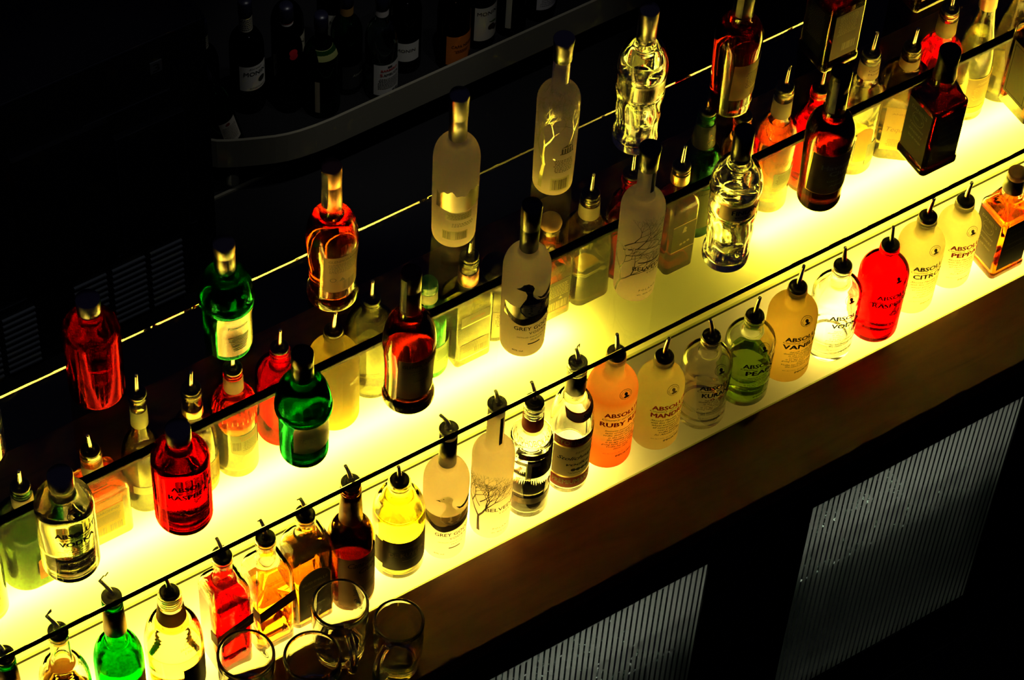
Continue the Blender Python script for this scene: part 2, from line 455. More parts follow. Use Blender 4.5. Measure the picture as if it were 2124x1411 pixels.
# ---- tall frosted vodka bottles
def tall_prof(H, R, nr, s0, s1, s2, top):
    return profile([('p', R-5, 0), ('b', R-2, 9, 6), ('p', R-1, 60), ('p', R, s0), ('d', nr+4, s1, 11), ('f', nr, s2, 5), ('p', nr, top)])
FROST = m_frost((.99, .88, .9), None, .9)
def goose_bottle(pos, rz, H, label, group, pourer, lean=(PI, .2), spout=38, dark=True, front=True):
    t = empty('vodka_bottle', label, 'bottle', pos, rz, group)
    top = H-8 if pourer else H-3
    pr = tall_prof(H if not pourer else H, 36, 13, 182, 221, 231, top)
    add_solid(t, pr, FROST); w = Wrap(pr)
    if pourer:
        add_cap(t, [(13.2, 232), (14, 232.5), (14, top-9), (13.2, top-8.5)], m_prin((.02, .02, .03), .3, 0, 'capsule'), 'neck_capsule')
        add_pourer(t, top, 11.5, lean[0], lean[1], spout)
    else:
        add_cap(t, [(13.2, 232), (14.1, 232.5), (14.1, H-52), (13.8, H-50), (14.8, H-48), (15.4, H-4), (14.6, H-.5), (0, H)], m_prin((.045, .045, .075) if front else (.33, .32, .36), .3, 1, 'foil_cap'))  # cap metal darker when front: what it mirrors is put into the colour
    if not front: return t, pr, w
    goose = [(-36, 173), (-29, 179), (-25, 186), (-18, 189), (-12, 185), (-9, 177), (-11, 167), (-10, 157), (-4, 148), (6, 142), (15, 138), (24, 140), (26, 132), (22, 120), (14, 110), (3, 105), (-10, 103), (-20, 108), (-27, 118), (-28, 130), (-24, 142), (-20, 152), (-19, 162), (-22, 170), (-28, 172)]
    hill = lambda q: 84+26*((q+20)/36)**2 if q < -20 else 84+12*((q+20)/50)
    land = rect_flat(-56, 34, 0, 1, 40, 4, hill, lambda q: hill(q)+13+9*max(0, 1-abs(q+4)/30))
    put('landscape_print', [land], w, m_paper((.05, .035, .03), .2), t, .4)
    put('mirror_print', [rect_flat(-56, 36, 98, 128, 30, 3)], w, m_prin((.5, .46, .38), .3, .85, 'silver_print') if dark else m_paper((.34, .28, .15), .4), t, .3)
    put('goose_print', [poly_flat(goose, 2)], w, INKBLUE if dark else m_paper((.9, .86, .68), .65), t, .65)  # pale variant: panel light through clear glass put into the goose colour
    if dark: put('breast_print', [rect_flat(-24+k, 20-k*2, 134-k*4.4, 136-k*4.4, 8, 1) for k in range(7)], w, m_paper((.4, .34, .2), .5), t, .8)
    else: put('goose_outline', [poly_flat([(-36, 173), (-30, 176), (-28, 172)], 0), disc_flat(1, 8, -24, 181)], w, INK, t, .8)
    wing = [(-4, 156), (4, 150), (12, 152), (20, 160), (28, 168), (24, 160), (30, 164), (25, 154), (31, 157), (22, 146), (10, 143), (2, 146)]
    put('flying_goose_print', [poly_flat(wing, 2)], w, INK, t, .6)
    put('lettering', words([('GREY GOOSE', -2, 76, 66, 9, dict(bold=.015)), ('VODKA', 4, 64, 31, 6, dict(bold=.008, spacing=1.2)), ('DISTILLED AND BOTTLED IN', -4, 53.5, 50, 3), ('FRANCE', 2, 46, 20, 3.6), ('40% vol', -27, 18.5, 17, 4, dict(bold=.01))]), w, INKBLUE, t)
    put('ribbon_print', [rect_flat(-12, 8, 34.5, 37.5, 5, 1)], w, INKBLUE, t)
    return t, pr, w
def tree_print(x0, z0, h, seed, depth=6, spread=.5, lean=0.0, w0=2.6, wind=0.0):
    rnd = random.Random(seed); out = []
    def seg(x, z, a, L, wd, d):
        n = 2; px, pz = x, z
        for i in range(n):
            a2 = a+rnd.uniform(-.15, .15)+wind*.1; qx, qz = px+math.sin(a2)*L/n, pz+math.cos(a2)*L/n
            nx, nz = math.cos(a2), -math.sin(a2); w1 = wd*(1-.3*i/n)/2; w2 = wd*(1-.3*(i+1)/n)/2
            out.append(([(px-nx*w1, pz-nz*w1), (px+nx*w1, pz+nz*w1), (qx+nx*w2, qz+nz*w2), (qx-nx*w2, qz-nz*w2)], [(0, 1, 2, 3)])); px, pz, a = qx, qz, a2
        if d > 0:
            for k in (-1, 1): seg(px, pz, a+k*rnd.uniform(.5, 1)*spread+wind*.22, L*rnd.uniform(.68, .86), wd*.66, d-1)
            if rnd.random() < .45: seg(px, pz, a+rnd.uniform(-.3, .3)+wind*.2, L*.7, wd*.55, d-1)
    seg(x0, z0, lean, h*.36, w0, depth); return out
def tree_bottle(pos, rz, H, label, group, pourer, front=True, lean=(PI*.8, .12), spout=30):
    t = empty('vodka_bottle', label, 'bottle', pos, rz, group)
    top = H-8 if pourer else H-3
    pr = tall_prof(H, 33.5, 13.6, 198, 226, 236, top)
    add_solid(t, pr, FROST); w = Wrap(pr)
    if pourer:
        add_pourer(t, top, 11.5, lean[0], lean[1], spout)
    else:
        add_cap(t, [(14, H-46), (14.7, H-45.5), (15, H-24), (15.6, H-10), (16.4, H-1), (15.6, H-.2), (13, H-1.2), (0, H-1.2)], m_prin((.05, .05, .09) if front else (.36, .35, .38), .3, 1, 'foil_cap'))  # two tones of one cap metal, dark and bright reflections painted in
    put('neck_strip', [rect_flat(-3.2, 3.2, H-92 if not pourer else 240, H-46 if not pourer else top-14, 3, 2)], Wrap(pr, th=8), NAVY if front else SILVER, t, .5)
    if front:
        if pourer: tp = tree_print(-37, 20, 118, 11, 7, .52, -.05, 5.5, .12)+tree_print(-37, 104, 62, 31, 6, .5, .75, 2.2, .2)+tree_print(-37, 92, 56, 8, 6, .5, -.5, 2, .05)
        else: tp = tree_print(-54, 8, 110, 23, 6, .5, .03, 4, .05)+tree_print(-46, 122, 76, 12, 7, .5, .95, 2.6, .25)+tree_print(-44, 132, 66, 17, 7, .5, .6, 2.2, .3)+tree_print(-40, 112, 60, 14, 6, .45, 1.2, 1.8, .1)+[rect_flat(-26+k*4, 24, 123-k*4, 123.5-k*4, 16, 1) for k in range(4)]+[rect_flat(-20, 28, 0, 1, 18, 1, lambda q: 101, lambda q: 101+3*max(0, 1-((q+3)/31)**2))]
        put('tree_print', tp, w, m_paper((.05, .035, .03), .25), t, .4)
        put('lettering', words([('BELVEDERE', 6, 87, 66, 9.5, dict(bold=.012)), ('VODKA', 8, 75, 26, 5, dict(spacing=1.6)), ('POLAND', 2, 31, 30, 5, dict(spacing=1.5)), ('alc. 40% vol', -2, 20, 26, 3.4)]), w, INK, t)
    else:
        w2 = Wrap(pr)
        put('tree_print', tree_print(-41, 16, 170, 21, 6, .55, .12, 7, .15), w2, m_prin((.75, .68, .5), .3, .9, 'silver_print'), t, .4)
        put('house_print', [rect_flat(-12, 12, 104, 106, 4, 1), poly_flat([(-11, 119), (0, 126), (11, 119)], 1)]+[rect_flat(-10+k*4.4, -7.2+k*4.4, 106, 118, 1, 1) for k in range(5)]+tree_print(8, 122, 70, 4, 6, .7, .2, 1.6, .4), w2, INKGREY, t, .5)
        put('back_label', [rect_flat(-23, 8, 14, 46, 6, 2)], w2, m_paper((.8, .74, .5), .5), t, .4)
        put('bar_code', barcode(-8, 30, 25, 25), w2, INKGREY, t, .7)
        put('small_print', smallprint(-4, 76, 34, 32, 9, 4), w2, INKGREY, t, .6)
    return t

# ---- green gin bottle with a collar ring and domed shoulder
def shaker_gin(pos, rz, H, label, group, front):
    col = (.02, .40, .16) if front else (.05, .55, .27)  # one green glass, darker when front: the dark seen through it tinted in
    t = empty('gin_bottle', label, 'bottle', pos, rz, group)
    pr = profile([('p', 31, 0), ('b', 36, 8, 6), ('p', 36.6, 60), ('p', 36.6, 106), ('s', 42, 113, 4), ('p', 42.3, 122), ('s', 40.4, 127, 3), ('d', 21, 176, 10), ('f', 15.4, 186, 4), ('p', 15.2, H-4)])
    g, inn = add_glass(t, pr, m_glass(col), 3, 10); add_liquid(t, inn, 178, m_glass((1, 1, 1), 0, 1.35))
    add_cap(t, [(15.6, 187), (16.2, 188), (16, H-26), (15.4, H-24), (16.2, H-22), (16.6, H-3), (15.6, H-.5), (0, H)], m_prin((.05, .05, .06) if front else (.42, .4, .36), .33, 1, 'foil_cap'))  # cap tone differs by row, its reflections put into the colour
    w = Wrap(pr)
    put('label', [rect_flat(-34, 36, 14 if not front else 42, 112, 18, 4)], w, m_prin((.045, .05, .04), .4, .5, 'dark_label') if front else m_prin((.24, .215, .17), .24, .95, 'silver_label'), t, .4)
    if front:
        put('lettering', words([('Tanqueray', 0, 77, 46, 13, dict(shear=.35)), ('LONDON DRY GIN', 2, 100, 40, 4), ('IMPORTED', 0, 58, 26, 3.4)]), w, m_paper((.10, .11, .09), .1), t, .8)
        sv, sf = tube_raw([(11*math.cos(a), 0, 11*math.sin(a)) for a in [2*PI*i/24 for i in range(25)]], [1.3]*25, 8)
        b = .62; zc = 150; yc = -rad(pr, 150)-.2
        o = pyd('seal_ring', [(x, y*math.cos(b)+z*math.sin(b)+yc, z*math.cos(b)+zc) for x, y, z in sv], sf, m_glass(col), t)
    else:
        put('lettering', [rect_flat(-18+k, 18-k, 60-k*4, 61.4-k*4, 6, 1) for k in range(9)]+words([('Tanqueray', 0, 84, 36, 8, dict(shear=.35))]), w, m_paper((.03, .12, .05), .2), t, .8)
    return t

# ---- malt whisky with flared base
def malt(pos, rz, H, label, group, front):
    t = empty('whisky_bottle', label, 'bottle', pos, rz, group)
    pr = profile([('p', 35, 0), ('b', 39.4, 5, 5), ('p', 39.2, 14), ('s', 35, 30, 5), ('p', 36.2, 80), ('s', 39.6, 140, 5), ('d', 19, 198, 11), ('f', 15.2, 214, 5), ('p', 14.4, H-4)])
    g, inn = add_glass(t, pr, m_glass((.98, .97, .94)), 3, 22)
    add_liquid(t, inn, 206 if front else 204, m_glass((.88, .27, .05) if not front else (.34, .05, .012), 0, 1.36))  # one whisky, darker when front: dark surroundings put into the liquid tint
    add_cap(t, [(15.3, 216), (15.9, 217), (15, H-40), (14.6, H-38), (15.2, H-37), (15.4, H-3), (14.5, H-.5), (0, H)], m_prin((.06, .035, .03), .35, .3, 'dark_capsule') if front else COPPER)  # same capsule, dark near and copper far: reflected shade and glow painted in
    w = Wrap(pr)
    put('tax_strip', [rect_flat(-5, 5, 226, H-6, 3, 3)], Wrap(pr, th=-72), m_paper((.55, .5, .4), .2), t, 2.2)
    if front:
        put('label', [rect_flat(-37, 36, 38, 138, 18, 4)], w, m_paper((.16, .07, .04), .25), t, .5)
        put('lettering', words([('GLENMORANGIE', 0, 124, 62, 7.5, dict(bold=.012)), ('HIGHLAND SINGLE MALT', 0, 110, 44, 3), ('SCOTCH WHISKY', 0, 103, 30, 3), ('ORIGINAL', 0, 84, 26, 4.4)]), w, m_paper((.02, .012, .01), .1), t, .9)
    else:
        put('label', [rect_flat(-33, 33, 48, 138, 16, 4)], w, m_paper((.52, .24, .12), .35), t, .5)
        put('lettering', words([('GLENMORANGIE', 0, 129, 52, 6, dict(bold=.01))])+smallprint(0, 110, 52, 26, 8, 2)+[at(ring_flat(3.8, 5, 16), -18, 80), at(poly_flat([(-5, -4), (5, -4), (0, 5)], 0), -4, 80)]+barcode(8, 64, 22, 22, 14), w, m_paper((.2, .1, .05), .2), t, .9)
    return t

# ---- vodka in rippled ice-like glass
def ice_vodka(pos, rz, H, label, group, front):
    t = empty('vodka_bottle', label, 'bottle', pos, rz, group)
    pr = profile([('p', 31, 0), ('b', 36.5, 7, 5), ('p', 36.5, 18), ('s', 33.5, 30, 4), ('s', 36, 122, 8), ('p', 38.4, 128), ('p', 36.8, 131), ('p', 38, 169), ('p', 39.6, 173), ('d', 20, 229, 11), ('f', 14.6, 238, 4), ('p', 14.2, H-4)])
    # flutes and dents like melting ice in the lower body
    n = 56; rings = add_r = None
    inn = inner_rings(pr, 3.2, 14); z, a, b, c = pr[0]
    full = [(2.5, 0, 0, 0), (2.2, a*.6, b*.6, c*.6), (0, a*.92, b*.92, c*.92)]
    fine = []
    for p, q in zip(pr, pr[1:]):
        k = max(1, int((q[0]-p[0])/7)) if 18 < p[0] < 170 else 1
        for i in range(k): fine.append(tuple(p[j]+(q[j]-p[j])*i/k for j in range(4)))
    fine.append(pr[-1])
    vs, fs = loft_raw(full+fine+inn[::-1], n); lim = 3*0+1+2*n+len(fine)*n; out = []
    for i, (x, y, zz) in enumerate(vs):
        if i < lim and 16 < zz < 215 and not 126 < zz < 175:
            th = math.atan2(y, x); amp = 1.6*math.sin(th*7+.35*math.sin(zz/15))+.9*math.sin(th*5+zz/11.0)+.7*math.sin(zz/7.0+th*3)
            amp *= min(1, (zz-16)/15)*(1 if zz < 126 else .35*(215-zz)/49); k = 1+amp/38; x *= k; y *= k
        out.append((x, y, zz))
    pyd('glass_body', out, fs, CLEAR, t)
    add_liquid(t, [(z_, a_-1.5 if a_ else 0, b_-1.5 if b_ else 0, c_-1.5 if c_ else 0) for z_, a_, b_, c_ in inn], 205, m_glass((1, 1, 1), 0, 1.35))
    add_cap(t, [(14.8, 240), (15.4, 241), (15.2, 248), (14.7, 249), (15.4, 250), (15.4, H-3), (14.5, H-.5), (0, H)], m_prin((.07, .07, .09) if front else (.40, .38, .38), .28, 1, 'foil_cap'))  # dark near, bright far: reflections painted into the same cap foil
    w = Wrap(pr)
    if front:
        put('label', [rect_flat(-46, 34, 134, 167, 18, 2)], w, m_prin((.95, .82, .48), .42, 1, 'gold_label'), t, .6)
        put('lettering', words([('FINLANDIA', 6, 155, 66, 11, dict(bold=.04)), ('VODKA', -8, 143, 28, 4.4, dict(bold=.015))]), w, INK, t, .9)
    else:
        put('label', [rect_flat(-34, 34, 133, 168, 16, 2)], w, m_prin((.5, .48, .45), .35, .85, 'metal_label'), t, .6)
        put('bar_code', barcode(-14, 150, 26, 26), w, INKGREY, t, .9)
        put('small_print', smallprint(18, 150, 24, 24, 6, 8), w, INK, t, .9)
    return t

# ---- dark rum, square sour mash
def dark_rum(pos, rz, H, label, group, front):
    t = empty('rum_bottle', label, 'bottle', pos, rz, group)
    pr = profile([('p', 30, 0), ('b', 34, 8, 5), ('p', 35, 60), ('p', 38.4, 160), ('d', 21, 198, 9), ('f', 16, 212, 5), ('p', 15, H-4)])
    g, inn = add_glass(t, pr, CLEAR, 3, 10); add_liquid(t, inn, 208, m_glass((.34, .035, .01) if front else (.55, .09, .03), 0, 1.36))  # one rum, deeper when front: dark background put into its tint
    add_cap(t, [(16.2, 216), (16.8, 217), (16, H-40), (15.6, H-38), (16.2, H-37), (16.4, H-3), (15.4, H-.5), (0, H)], m_prin((.012, .01, .01), .3, 0, 'black_capsule'))
    put('tax_strip', [rect_flat(-5, 5, 222, H-10, 3, 3)], Wrap(pr, th=-60), m_paper((.4, .38, .33), .2), t, 2)
    w = Wrap(pr)
    if front:
        put('label_border', [rect_flat(-50, 44, 49, 147, 24, 4)], w, m_prin((.9, .6, .1), .3, .8, 'gold_print'), t, .4)
        put('label', [rect_flat(-48.4, 44, 50.6, 145.4, 24, 4)], w, m_paper((.09, .035, .02), .2), t, .7)
        put('lettering', words([('Havana', -6, 117, 50, 12, dict(bold=.035)), ('Club', 0, 101, 34, 12, dict(bold=.035)), ('RON CUBANO', 0, 82, 36, 4), ('A\u00f1ejo', 0, 70, 26, 6)]), w, m_paper((.28, .22, .15), .2), t, 1)
        put('base_label', [rect_flat(-38, 26, 8, 23, 14, 1)], w, m_paper((.06, .05, .035), .2), t, .6)
    else:
        put('label', [rect_flat(-26, 36, 46, 132, 14, 4)], w, m_paper((.75, .42, .16), .55), t, .5)
        put('small_print', smallprint(14, 92, 38, 40, 10, 5)+barcode(18, 58, 18, 16, 12), w, m_paper((.15, .07, .04), .2), t, .9)
        put('lettering', words([('HAVANA', 10, 24, 34, 6, dict(bold=.01))]), w, SILVER, t, .6)
    return t
SQ = lambda a, b, c: (a, b, c)
def square_whiskey(pos, rz, H, a, label, group, front=True, cap='black', tint=(.55, .085, .015), level=150, side=True, sh=152):
    t = empty('whiskey_bottle', label, 'bottle', pos, rz, group)
    pr = profile([('p', SQ(a-3, a-3, 8), 0), ('b', SQ(a+1, a+1, 9), 5, 4), ('p', SQ(a+1, a+1, 9), 12), ('s', SQ(a-1, a-1, 8), 18, 3), ('p', SQ(a-1, a-1, 8), sh-8), ('d', SQ(a-5, a-5, 8), sh, 4), ('p', SQ(22, 22, 18), sh+24), ('f', SQ(17, 17, 17), sh+32, 4), ('p', SQ(18, 18, 18), sh+44), ('p', SQ(15.5, 15.5, 15.5), sh+62), ('p', SQ(14.5, 14.5, 14.5), H-3)])
    g, inn = add_glass(t, pr, CLEAR, 3, 10, 44); add_liquid(t, inn, level, m_glass(tint, 0, 1.36), 44)
    if cap == 'black': add_cap(t, [(18.6, sh+44), (19, sh+45), (16.4, sh+64), (16.8, H-22), (17.2, H-2), (16, H), (0, H)], m_prin((.006, .006, .007), .35, 0, 'black_capsule'))
    else:
        add_cap(t, [(18.4, sh+42), (18.9, sh+43), (17, sh+62), (16, H-14), (15.4, H-13)], m_prin((.015, .012, .01), .3, 0, 'black_capsule'), 'neck_capsule')
        add_cap(t, [(14.6, H-13), (16, H-12), (16, H-3), (14.5, H-.5), (9, H), (8, H-1), (0, H-1)], m_prin((.42, .2, .1), .45, 0, 'cork_top'), 'cork')
    if front:
        put('label', [rect_flat(-a+7, a-7, 22, sh-12, 3, 3)], Wrap(pr, 'flat', 0, 0), m_paper((.012, .011, .01), .06), t, .5)
        put('lettering', words([('JACK DANIEL\'S', 0, sh-26, 42, 6, dict(bold=.02)), ('OLD No. 7 BRAND', 0, sh-42, 30, 4), ('Tennessee', 0, sh-64, 38, 8, dict(shear=.35)), ('SOUR MASH WHISKEY', 0, sh-80, 38, 4)]), Wrap(pr, 'flat', 0, 0), m_paper((.10, .09, .075), .1), t, .9)
        if side:
            put('side_label', [rect_flat(-a+7, a-7, 22, sh-12, 3, 3)], Wrap(pr, 'flat', 0, 1), m_paper((.10, .085, .06), .12), t, .5)
            put('side_lettering', words([("DANIEL'S", 0, sh-26, 38, 7, dict(bold=.015)), ('No. 7', 0, sh-44, 22, 5), ('Tennessee', 0, sh-62, 34, 6, dict(shear=.3)), ('WHISKEY', 0, sh-76, 34, 6), ('SOUR MASH', 0, sh-90, 30, 5)])+[at(ring_flat(13, 13.8, 24), 0, sh-44)], Wrap(pr, 'flat', 0, 1), m_paper((.42, .36, .25), .3), t, .9)
    else:
        put('label', [rect_flat(-a+10, a-8, 26, sh-20, 3, 3)], Wrap(pr, 'flat', 0, 0), m_paper((.3, .22, .13), .4), t, .5)
        put('small_print', smallprint(0, sh-48, 38, 46, 14, 9), Wrap(pr, 'flat', 0, 0), m_paper((.62, .5, .3), .4), t, .9); put('bar_code', barcode(8, 50, 26, 18, 16), Wrap(pr, 'flat', 0, 0), m_paper((.62, .5, .3), .4), t, .9)
        put('side_label', [rect_flat(-a+8, a-8, 24, sh-16, 3, 3)], Wrap(pr, 'flat', 0, 1), m_paper((.012, .012, .015), .05), t, .5)
        put('side_lettering', smallprint(0, sh-60, 40, 76, 20, 3), Wrap(pr, 'flat', 0, 1), m_paper((.16, .14, .12), .1), t, .9)
    return t
def labelled(t, pr, items, mode='round', side=0, th=0):
    """items: (name, flats, mat, off)"""
    w = Wrap(pr, mode, th, side)
    for nm, fl, mat, off in items: put(nm, fl, w, mat, t, off)

# ---- generic bottle for all other shapes
def gen(name, label, pos, rz, group, cmds, tint=None, level=None, liq=None, wall=2.8, bt=9, n=40, solid=None, cat='bottle'):
    t = empty(name, label, cat, pos, rz, group); pr = profile(cmds)
    if solid: add_solid(t, pr, solid, n)
    else:
        g, inn = add_glass(t, pr, tint or CLEAR, wall, bt, n)
        if level: add_liquid(t, inn, level, liq or m_glass((1, 1, 1), 0, 1.35), n)
    return t, pr
def lip(r, top): return [('p', r, top-13), ('p', r+1.6, top-12), ('p', r+1.6, top-8), ('p', r+.3, top-7), ('p', r+1.2, top-5), ('p', r+1.2, top-.6), ('p', r+.4, top)]
def liqm(c): return m_glass(c, 0, 1.36)
AMBER, RED, PALE = (.93, .42, .06), (.86, .10, .03), (.97, .82, .35)
IN = Vector

# =================================================================== SETTING
floor = structure(boxes('floor', [(-1500, 3200, -1600, 3000, -1310, -1290)], m_prin((.012, .012, .014), .5, 0, 'dark_floor', .2)))
floor.location.z = FL*MM
wb = structure(boxes('wall_back', [(-1500, 3200, 2700, 2740, -1290, 900)], m_prin((.01, .01, .012), .6, 0, 'dark_wall', .2))); wb.location.z = FL*MM
def setz(o): o.location.z = FL*MM; return o

STONE = m_stone()
X0, X1 = -900, 2300
ct = setz(boxes('counter_top', [(X0, X1, -234, -92.5, -421, -383)], STONE, None, 2)); tag(ct, 'brown veined stone counter strip in front of the glowing bottle ledge', 'counter')
ct2 = setz(boxes('counter_top', [(X0, X1, 309, 456, -421, -383)], STONE, None, 2)); tag(ct2, 'brown stone counter strip along the dark far side of the lit ledges', 'counter')

DIFF = m_diffuser(); EDGE = m_paper((.42, .44, .24), .55, .3); WHITE = m_prin((.07, .068, .06), .6, 0, 'white_enamel')
TUBE_F = m_emit((1.0, .70, .092), 44, 'warm_fluorescent'); TUBE_R = m_emit((1.0, .76, .044), 72, 'yellow_fluorescent')
def light_box(y0, y1, zt, label, yt, spans, dt, TUBE):
    t = empty('light_box', label, 'light box', W(0, (y0+y1)/2, zt-120))
    dz = 120-(-zt-0) if False else 0
    def L(z): return z-(zt-120)
    yc = (y0+y1)/2
    # opal top sheet, open underneath, with its polished edges
    vs = [(X0, y0-yc, L(zt)), (X1, y0-yc, L(zt)), (X1, y1-yc, L(zt)), (X0, y1-yc, L(zt)), (X0, y0-yc, L(zt-9)), (X1, y0-yc, L(zt-9)), (X1, y1-yc, L(zt-9)), (X0, y1-yc, L(zt-9))]
    d = pyd('diffuser_panel', vs, [(0, 1, 2, 3), (0, 4, 5, 1), (2, 6, 7, 3)], [DIFF, EDGE], t, False)
    for p in d.data.polygons[1:]: p.material_index = 1
    bx = merge([box_raw(X0, X1, y0-yc, y1-yc, L(zt-118), L(zt-114)), box_raw(X0, X1, y0-yc, y0-yc+3, L(zt-114), L(zt-9.2)), box_raw(X0, X1, y1-yc-3, y1-yc, L(zt-114), L(zt-9.2)),
                box_raw(X0, X0+3, y0-yc+3, y1-yc-3, L(zt-114), L(zt-9.2)), box_raw(X1-3, X1, y0-yc+3, y1-yc-3, L(zt-114), L(zt-9.2))])
    pyd('housing', bx[0], bx[1], WHITE, t, False)
    for a, b in spans:
        tube('fluorescent_tube', [(a, yt-yc, L(zt-dt)), (a+5, yt-yc, L(zt-dt)), (b-5, yt-yc, L(zt-dt)), (b, yt-yc, L(zt-dt))], [11, 13, 13, 11], TUBE, t, 10)
    return t
light_box(-91.5, 100, -381, 'low glowing yellow ledge panel under the front row of pourer bottles', -8, [(-560, 615), (1040, 2210)], 32, TUBE_F)
light_box(103, 307.5, -371, 'wide glowing yellow panel under the rear row of bottles', 198, [(-480, 705), (1065, 2240)], 31, TUBE_R)

CAB = DARKBOX
# island body: dark panels round two glass door fridges
isl = setz(boxes('island_cabinet', [(X0, X1, -222, 444, -1290, -1185), (X0, X1, 110, 444, -1185, -505), (X0, X1, -222, -200, -500, -421.5), (X0, X1, 430, 444, -505, -421.5), (X0, 250, -222, 110, -1185, -505), (713, 900, -222, 110, -1185, -505), (1363, X1, -222, 110, -1185, -505)], CAB))
tag(isl, 'black cabinet body of the island bar under the stone counters', 'cabinet')

PANE = m_striped()
def fridge(x0, x1, label):
    t = empty('bottle_fridge', label, 'fridge', W((x0+x1)/2, -60, -1184)); xc = (x0+x1)/2
    def bx(name, lst, mat, par, bev=0): 
        o = boxes(name, [(a-xc, b-xc, c+60, d+60, e+1184, f+1184) for a, b, c, d, e, f in lst], mat, par, bev); return o
    dark = m_prin((.05, .055, .055), .5, 0, 'fridge_liner')
    bx('liner', [(x0-4, x1+4, 100, 104, -1180, -508), (x0-8, x0-4, -215, 104, -1180, -508), (x1+4, x1+8, -215, 104, -1180, -508), (x0-4, x1+4, -215, 100, -1184, -1180), (x0-4, x1+4, -190, 100, -512, -508)], dark, t)
    bx('wire_shelf', [(x0-3, x1+3, -190+k*22, -187+k*22, -853, -850) for k in range(13)]+[(x0-3, x1+3, -190, 80, -857, -853.2)][:0]+[(x0+k*60, x0+k*60+3, -190, 78, -856, -853) for k in range(8)], STEEL, t)
    dr = bx('door', [(x0-12, x1+12, -238, -222.5, -500, -484), (x0-12, x1+12, -238, -222.5, -1182, -1164), (x0-12, x0, -238, -222.5, -1164, -500), (x1, x1+12, -238, -222.5, -1164, -500)], CAB, t)
    bx('striped_pane', [(x0, x1, -234, -230, -1164, -500)], PANE, dr)
    ls = bx('light_strip', [(x0+20, x1-20, -20, -6, -526, -513)], m_emit((.95, 1, .84), FR_E, 'fridge_lamp'), t)
    return t
FR_E = 5.5
fridge(910, 1353, 'right fridge door with striped frosted glass below the counter')
fridge(260, 703, 'left fridge door with striped frosted glass cut by the bottom edge')
def cold_bottle(x, y, z, label):
    t, pr = gen('chilled_bottle', label, W(x, y, z), 0, 'small bottles behind the striped fridge doors', [('p', 24, 0), ('b', 28, 5, 4), ('p', 28, 130), ('d', 15, 175, 6), ('f', 12, 185, 4), ('p', 12, 225)], m_ripple((.93, .97, .94)), None, None, 2.5, 6, 24)
    labelled(t, pr, [('added_glint_label', [rect_flat(-40, 40, 40, 110, 16, 3)], m_prin((.8, .8, .75), .25, .6, 'added_glint_label'), .4)])  # reflective label added to make glints through the pane gaps
    lathe('crown_cap', [(12.5, 222), (14, 223), (13, 229), (0, 230)], SILVER, t, 16)
for fx, nm in ((910, 'right'), (260, 'left')):
    for i in range(6): cold_bottle(fx+40+i*72, -168, -849, 'clear chilled bottle standing on the wire shelf inside the %s fridge' % nm)

# glass shelves meeting at a black rail
EDGEG = m_prin((.004, .012, .006), .2, 0, 'dark_green_glass_edge', .3)
def shelf(y0, y1, dust, label, front=False):
    o = setz(boxes('glass_shelf', [(X0, X1, y0, y1, -11, -.3)], m_shelfglass(dust) if dust else m_glass((.975, .985, .97)), None, .6)); tag(o, label, 'shelf')
    if front:
        boxes('front_edge', [(X0, X1, y0-1.6, y0-.1, -11, -.3)], EDGEG, o); boxes('rear_glow_mask', [(X0+1, X1-1, y1-1.2, y1-.3, -10.7, -.6)], EDGEG, o)  # rear strip: opaque, added inside the glass to hide the panel's reflected line
shelf(-86, 109, .021, 'near clear glass shelf with a dark green edge above the front lit ledge', True)
shelf(122, 309, 0, 'far clear glass shelf with a glowing yellow rear edge')
rail = setz(boxes('shelf_rail', [(X0, X1, 109.5, 121.5, -12, 2)], m_prin((.004, .004, .004), .5, 0, 'black_rail', .2), None, .8)); tag(rail, 'black rail running between the two glass shelves', 'rail')

# =================================================================== FRONT ROW (lit ledge, pourers)
S = lambda x, y: W(x, y, ZF)
def jb(x, label, part):
    t, pr = gen('whisky_bottle', label, S(x, -45), 0, GF, [('p', 31, 0), ('b', 37, 7, 5), ('p', 37.6, 140), ('d', 20, 196, 10), ('f', 17, 206, 4), ('p', 14.5, 280)]+lip(14, 302 if part else 314)[1:], m_glass((.13, .80, .31)), 150, liqm((.9, .93, .6)))
    top = 302 if part else 314
    add_cap(t, [(16.6, 232), (17.3, 233), (15.6, top-16), (15, top-15)], m_prin((.13, .03, .015), .4, .4, 'red_capsule'), 'neck_capsule')
    add_pourer(t, top, 11.5, PI*.75, .45, 34, [(0, 0, 0), (8, 2, 4), (10, 2, 1), (16, 4, 4)])
    labelled(t, pr, [('label', [rect_flat(-30, 36, 14, 122, 16, 4)], m_paper((.5, .06, .02), .35), .4), ('label_band', [rect_flat(-30, 36, 122, 126, 16, 1)], m_paper((.75, .55, .1), .4), .5),
        ('lettering', words([('J&B', 2, 90, 40, 26, dict(bold=.03)), ('RARE', 2, 60, 30, 9)]), m_paper((.8, .6, .1), .3), .8),
        ('embossed_seal', [at(ring_flat(12.5, 14, 30), -4, 180), *words([('J&B', -4, 180, 18, 13, dict(bold=.02))])], m_glass((.16, .7, .3), .1, 1.5), .6)])
    return t
jb(-258, 'bright green whisky bottle with embossed ring of letters and open spout flap, front row', False)
jb(-431, 'green bottle with pourer cut off by the left edge of the photo, front row', True)

